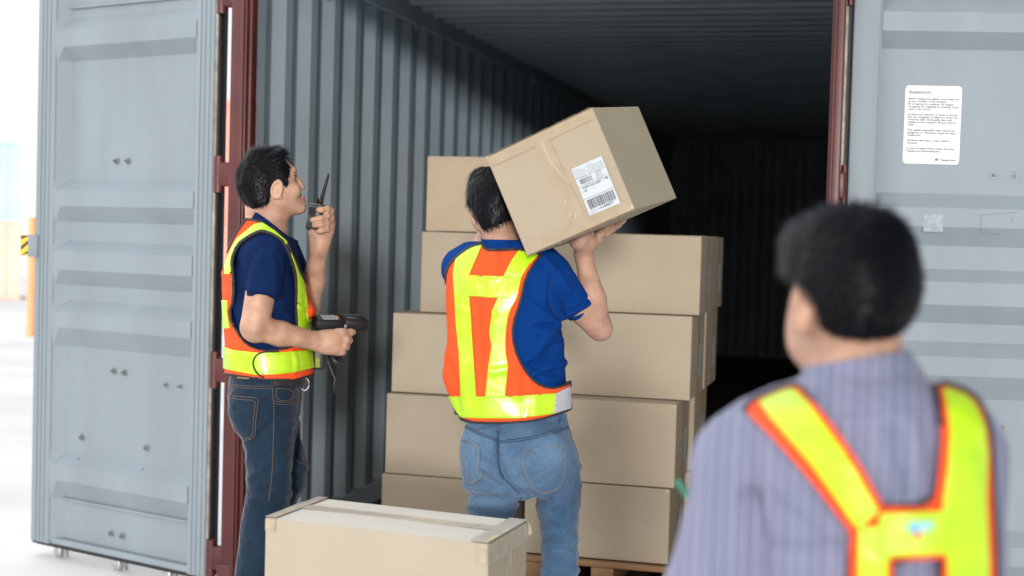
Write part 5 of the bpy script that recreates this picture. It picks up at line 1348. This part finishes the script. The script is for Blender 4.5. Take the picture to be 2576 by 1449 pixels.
# ================================================================= the man in the foreground
F = PF(2140, 1.85); L = F.L
D4 = lambda x, y: (1636.8+.676*x, 469.6+.676*y)
torsoR = [(905,2055,2262,.055,.0),(930,2036,2296,.068,.0),(958,2006,2350,.088),(985,1950,2400,.105),(1020,1890,2450,.125),(1080,1868,2470,.135),(1150,1862,2480,.14),(1300,1866,2488,.14),(1500,1880,2480,.135),(1700,1900,2460,.13),(1800,1895,2465,.13)]
torso = LF(F, torsoR, .04, 2.4)
hipR = [(1760,1895,2465,.135),(1900,1890,2470,.14),(2050,1900,2460,.13),(2150,1930,2440,.10)]
lgL = [(2050,1895,2180,.10),(2400,1910,2150,.08),(2700,1925,2120,.068),(3000,1935,2110,.062),(3480,1945,2090,.055)]
lgR = [(2050,2190,2465,.10),(2400,2215,2450,.08),(2700,2235,2435,.068),(3000,2250,2425,.062),(3480,2265,2410,.055)]
shl, ell, wrl = L(1886,1168,.0), L(1785,1520,-.02), L(1830,1640,.22)
shr, elr, wrr = L(2428,1140,.0), L(2440,1560,.0), L(2400,1780,.14)
head = [EL(L(2150,700,.0), (.068,.086,.088), .03), EL(L(2085,800,.045), (.052,.070,.062), .03), EL(L(2062,862,.06), (.036,.036,.045), .03), RC(L(2162,960,.01), L(2150,830,.01), .060, .054, .03),
        EL(L(2024,785,-.030), (.012,.030,.018), .006, [[.95,.15,.25],[-.15,.98,0],[-.25,0,.96]]), TO(L(2020,782,-.034), (.8,0,-.6), .015, .0045, .004, 1.6, (0,1,0)),
        RC(L(2035,780,.13), L(2035,800,.14), .012, .014, .01)]
def simple_hand(w, d, sgn):
    w = np.array(w); d = np.array(d, float); d /= np.linalg.norm(d); s_ = np.cross(d, [0,0,1.0]); s_ /= np.linalg.norm(s_)
    o = [RC(w, w+d*.075, .027, .034, .02)]
    for i in range(4):
        q = w+d*.085+s_*(i-1.5)*.021; o += finger([q, q+d*.036+np.array([0,.006,0]), q+d*.056+np.array([0,.020,0]), q+d*.062+np.array([0,.036,0])], .0105, .008, .006)
    q = w+d*.03+s_*sgn*.03; o += finger([q, q+s_*sgn*.022+d*.025, q+s_*sgn*.026+d*.055], .0125, .009, .008); return o
V, Q = mesh_sdf([LF(F, torsoR, .03, 2.4, inset=.02), LF(F, hipR, .03, 2.3, inset=.02), LF(F, lgL, .03, 2.1, inset=.016), LF(F, lgR, .03, 2.1, inset=.016)]+head+
    [RC(shl, ell, .045, .04, .03), RC(ell, wrl, .040, .027, .03), RC(shr, elr, .032, .035, .03), RC(elr, wrr, .04, .027, .03)]+simple_hand(wrl, np.array(wrl)-ell, 1)+simple_hand(wrr, np.array(wrr)-elr, -1), .006)
base = F.W(np.array([0.0, F.ground(0, 1.85), 1.85])); base[2] = 0
PERS3 = link(F, 'person', V, Q, m_skin2, base=base)
tag(PERS3, 'blurred person seen from behind in a lilac striped shirt with crossed reflective straps', 'person')
for px_ in (2018, 2338):
    a = L(px_,3490,.0); t_ = L(px_,3490,.19); a[1] = F.ground(0, a[2]); t_[1] = F.ground(0, t_[2]); shoe(F, a, t_, PERS3, m_shoe)
# striped shirt
m_shirt = cloth('lilac_striped_cotton', (.16,.17,.25), fine=1500, fs=.2, big=12, bs=.3)
nt = m_shirt.node_tree; bs = nt.nodes['Principled BSDF']; tc = [n for n in nt.nodes if n.type == 'TEX_COORD'][0]
mp = nt.nodes.new('ShaderNodeMapping'); mp.inputs['Rotation'].default_value = (0, 0, -math.atan2(F.r[1], F.r[0])); nt.links.new(tc.outputs['Object'], mp.inputs[0])
sx = nt.nodes.new('ShaderNodeSeparateXYZ'); nt.links.new(mp.outputs[0], sx.inputs[0])
nz = nt.nodes.new('ShaderNodeTexNoise'); nz.inputs['Scale'].default_value = 5; nt.links.new(tc.outputs['Object'], nz.inputs['Vector'])
prev = None
for sc_, c0, c1 in ((420, (.215,.228,.305), (.155,.172,.245)), (150, (1.04,1.03,1.03), (.95,.94,.98)), (61, (1.05,1.0,1.03), (.96,.99,1.01)), (900, (1.15,1.13,1.13), (.86,.87,.90))):
    ml = nt.nodes.new('ShaderNodeMath'); ml.operation = 'MULTIPLY'; ml.inputs[1].default_value = sc_; nt.links.new(sx.outputs['X'], ml.inputs[0])
    aa = nt.nodes.new('ShaderNodeMath'); aa.operation = 'MULTIPLY_ADD'; aa.inputs[1].default_value = 2.0; nt.links.new(nz.outputs['Fac'], aa.inputs[0]); nt.links.new(ml.outputs[0], aa.inputs[2])
    sn = nt.nodes.new('ShaderNodeMath'); sn.operation = 'SINE'; nt.links.new(aa.outputs[0], sn.inputs[0])
    rp_ = nt.nodes.new('ShaderNodeMapRange'); rp_.inputs[1].default_value = -1; rp_.inputs[2].default_value = 1; nt.links.new(sn.outputs[0], rp_.inputs[0])
    mx = nt.nodes.new('ShaderNodeMix'); mx.data_type = 'RGBA'; mx.inputs[6].default_value = (*c0, 1); mx.inputs[7].default_value = (*c1, 1); nt.links.new(rp_.outputs[0], mx.inputs[0])
    if prev is None: prev = mx.outputs[2]
    else:
        mm = nt.nodes.new('ShaderNodeMix'); mm.data_type = 'RGBA'; mm.blend_type = 'MULTIPLY'; mm.inputs[0].default_value = 1
        nt.links.new(prev, mm.inputs[6]); nt.links.new(mx.outputs[2], mm.inputs[7]); prev = mm.outputs[2]
nt.links.new(prev, bs.inputs['Base Color'])
V, Q = mesh_sdf([torso, RC(L(1935,1128,.0), shl, .062, .066, .04), RC(shl, ell, .066, .056, .03), RC(ell, np.array(ell)*.25+np.array(wrl)*.75, .055, .042, .03), RC(L(2400,1092,.0), shr, .046, .044, .04), RC(shr, elr, .043, .045, .03), RC(elr, np.array(elr)*.2+np.array(wrr)*.8, .05, .042, .03)], .0065); T = tris(Q)
V = crease(F, V, T, [([D4(360,1160),D4(390,1260),D4(400,1449)], -.016, 22), ([D4(330,930),D4(360,1050),D4(380,1160)], -.007, 22), ([D4(900,900),D4(930,1000),D4(950,1140)], -.008, 16), ([D4(960,880),D4(990,1000),D4(1000,1140)], .006, 18), ([D4(720,880),D4(730,980),D4(760,1080)], .005, 18), ([D4(480,1100),D4(560,1180),D4(700,1290)], .007, 20), ([D4(420,1330),D4(540,1360),D4(700,1340)], -.006, 18), ([D4(640,830),D4(800,838),D4(1000,815)], -.003, 5)])
V = V+vnorm(V, T)*(ridged(V, 15, .005, 41))[:,None]
shirt = link(F, 'striped_shirt', V, T, m_shirt, PERS3)
V2, Q2 = mesh_sdf([RC(L(2168,980,.0), L(2152,880,.005), .082, .064, .01)], .006); P2 = F.px(V2); g = np.maximum((918-.16*(P2[:,0]-2050))-P2[:,1], P2[:,1]-985)
v, t = clip_mesh(V2, tris(Q2), g); v, t = thicken(v, t, .008); link(F, 'collar', v, t, m_shirt, shirt)
V4, Q4 = mesh_sdf([LF(F, hipR, .03, 2.3), LF(F, lgL, .03, 2.1), LF(F, lgR, .03, 2.1)], .01); link(F, 'trousers', V4, Q4, mat('dark_trousers', (.03,.032,.04), .9), PERS3)
# strap vest
V, Q = mesh_sdf([grow(torso, .016), grow(RC(L(1935,1128,.0), L(1960,1120,.0), .062, .062, .04), .014), grow(RC(L(2400,1092,.0), L(2380,1090,.0), .046, .046, .04), .014)], .0065); T = tris(Q); V = V+vnorm(V, T)*(wob(V, 16, .003, 44))[:,None]
o1_ = [D4(535,725),D4(330,812),D4(400,880),D4(480,960),D4(600,1100),D4(700,1230),D4(748,1290),D4(735,1360),D4(733,1600),D4(1292,1600),D4(1292,1400),D4(1280,1180),D4(1275,1000),D4(1262,890),D4(1215,770),D4(1052,715),
       D4(1080,830),D4(1090,930),D4(1078,1060),D4(1062,1180),D4(868,1190),D4(850,1160),D4(760,1000),D4(650,850),D4(570,755)]
hole = [D4(905,1395),D4(1078,1385),D4(1085,1600),D4(905,1600)]
P = F.px(V); g = np.maximum(poly_sd(P, smooth_poly(o1_, 1)), -poly_sd(P, hole)); g = np.maximum(g, np.where((V[:,2] > 1.87) & (P[:,1] > 1120), 20, -99))
v, t = clip_mesh(V, T, g); v, t = thicken(v, t, .004); vest = link(F, 'strap_vest', v, t, m_vest, PERS3)
gp = np.maximum(g-3, -(g+6)); v, t = clip_mesh(V, T, gp); v = v+vnorm(v, t)*.002
for v_, t_ in pieces(v, t): link(F, 'piping', *thicken(v_, t_, .006), m_vestd, vest)
for s_, o_ in (([D4(545,735),D4(395,792),D4(480,890),D4(600,1030),D4(700,1170),D4(770,1275),D4(865,1190),D4(790,1060),D4(680,890),D4(600,790)], .004),
               ([D4(775,1265),D4(870,1265),D4(892,1350),D4(895,1600),D4(775,1600),D4(772,1400)], .006),
               ([D4(1072,740),D4(1190,780),D4(1235,900),D4(1245,1000),D4(1240,1170),D4(1250,1400),D4(1250,1600),D4(1082,1600),D4(1082,1380),D4(1088,1180),D4(1108,1030),D4(1110,930),D4(1098,830)], .004),
               ([D4(850,1215),D4(1100,1205),D4(1100,1368),D4(850,1372)], .008)):
    face_strip('reflective_strap', F, V, T, s_, o_, .004, m_lime, vest, g+17, 0)
VC = Cast(F, V+vnorm(V, T)*.0085, T)
for pts, c_ in (([(955,1252),(1048,1246),(1040,1275),(990,1285),(960,1280)], (.10,.40,.62)), ([(970,1283),(1010,1280),(1000,1315),(980,1312)], (.62,.16,.05)), ([(1000,1262),(1030,1258),(1012,1284)], (.6,.7,.6))):
    h = [VC(*D4(*p)) for p in pts]
    if all(h): b = MB(); b.slab([q[0]+q[1]*.002 for q in h], h[0][1], .001); b.build('printed_badge', mat('badge_ink', c_, .5), vest)
# hair
V, Q = mesh_sdf([EL(L(2150,678,.0), (.079,.079,.098), .03), EL(L(2168,752,-.012), (.064,.056,.082), .03), EL(L(2092,604,.02), (.036,.034,.07), .03), EL(L(2192,598,.01), (.032,.030,.066), .03), EL(L(2012,660,.02), (.022,.048,.06), .02)], .006); T = tris(Q); V = V+vnorm(V, T)*(wob(V, 50, .005, 51))[:,None]
P = F.px(V)
HP = [(1900,480),(2400,480),(2380,700),(2310,800),(2268,856),(2220,850),(2160,868),(2100,858),(2066,834),(2046,760),(2010,716),(1972,700),(1930,650)]
g = np.where(V[:,2] < 1.93, poly_sd(P, smooth_poly(HP, 1)), np.where(P[:,1] < 690, -1, 1))

v, t = clip_mesh(V, T, g); hv, ht = thicken(v, t, .012); crown = L(2178,570,-.05)
def flow(Pn, N): return (Pn-crown)*np.array([1,1,.6])+np.array([0,.03,0])
hs = strands(F, v, t, 6000, lambda P_: .015+.014*np.clip((L(0,640)[1]-P_[:,1])/.06, 0, 1), flow, .45, .0010, 9, curl=.25)
b0 = MB(); b0.add(F.W(hv), ht.tolist(), 0, True); b0.add(F.W(hs[0]), hs[1].tolist(), 1, True); b0.build('hair', [m_hair, m_hairb], PERS3)
# pen held beyond the forearm
p0, p1 = U(1702,1208,2.05), U(1790,1330,2.04)
t = thing('pen', 'green pen sticking out beyond the arm of the foreground person', 'pen', tuple(p0))
b = MB(); b.tube([p0, p0+(p1-p0)*.06, p0+(p1-p0)*.9, p1], [.002,.0045,.0045,.003], 8); b.build('barrel', mat('green_plastic', (.05,.36,.25), .3), t)
b = MB(); b.tube([p0+(p1-p0)*.1+cU*.006, p0+(p1-p0)*.5+cU*.006], .0016, 6); b.build('clip', m_steel, t)
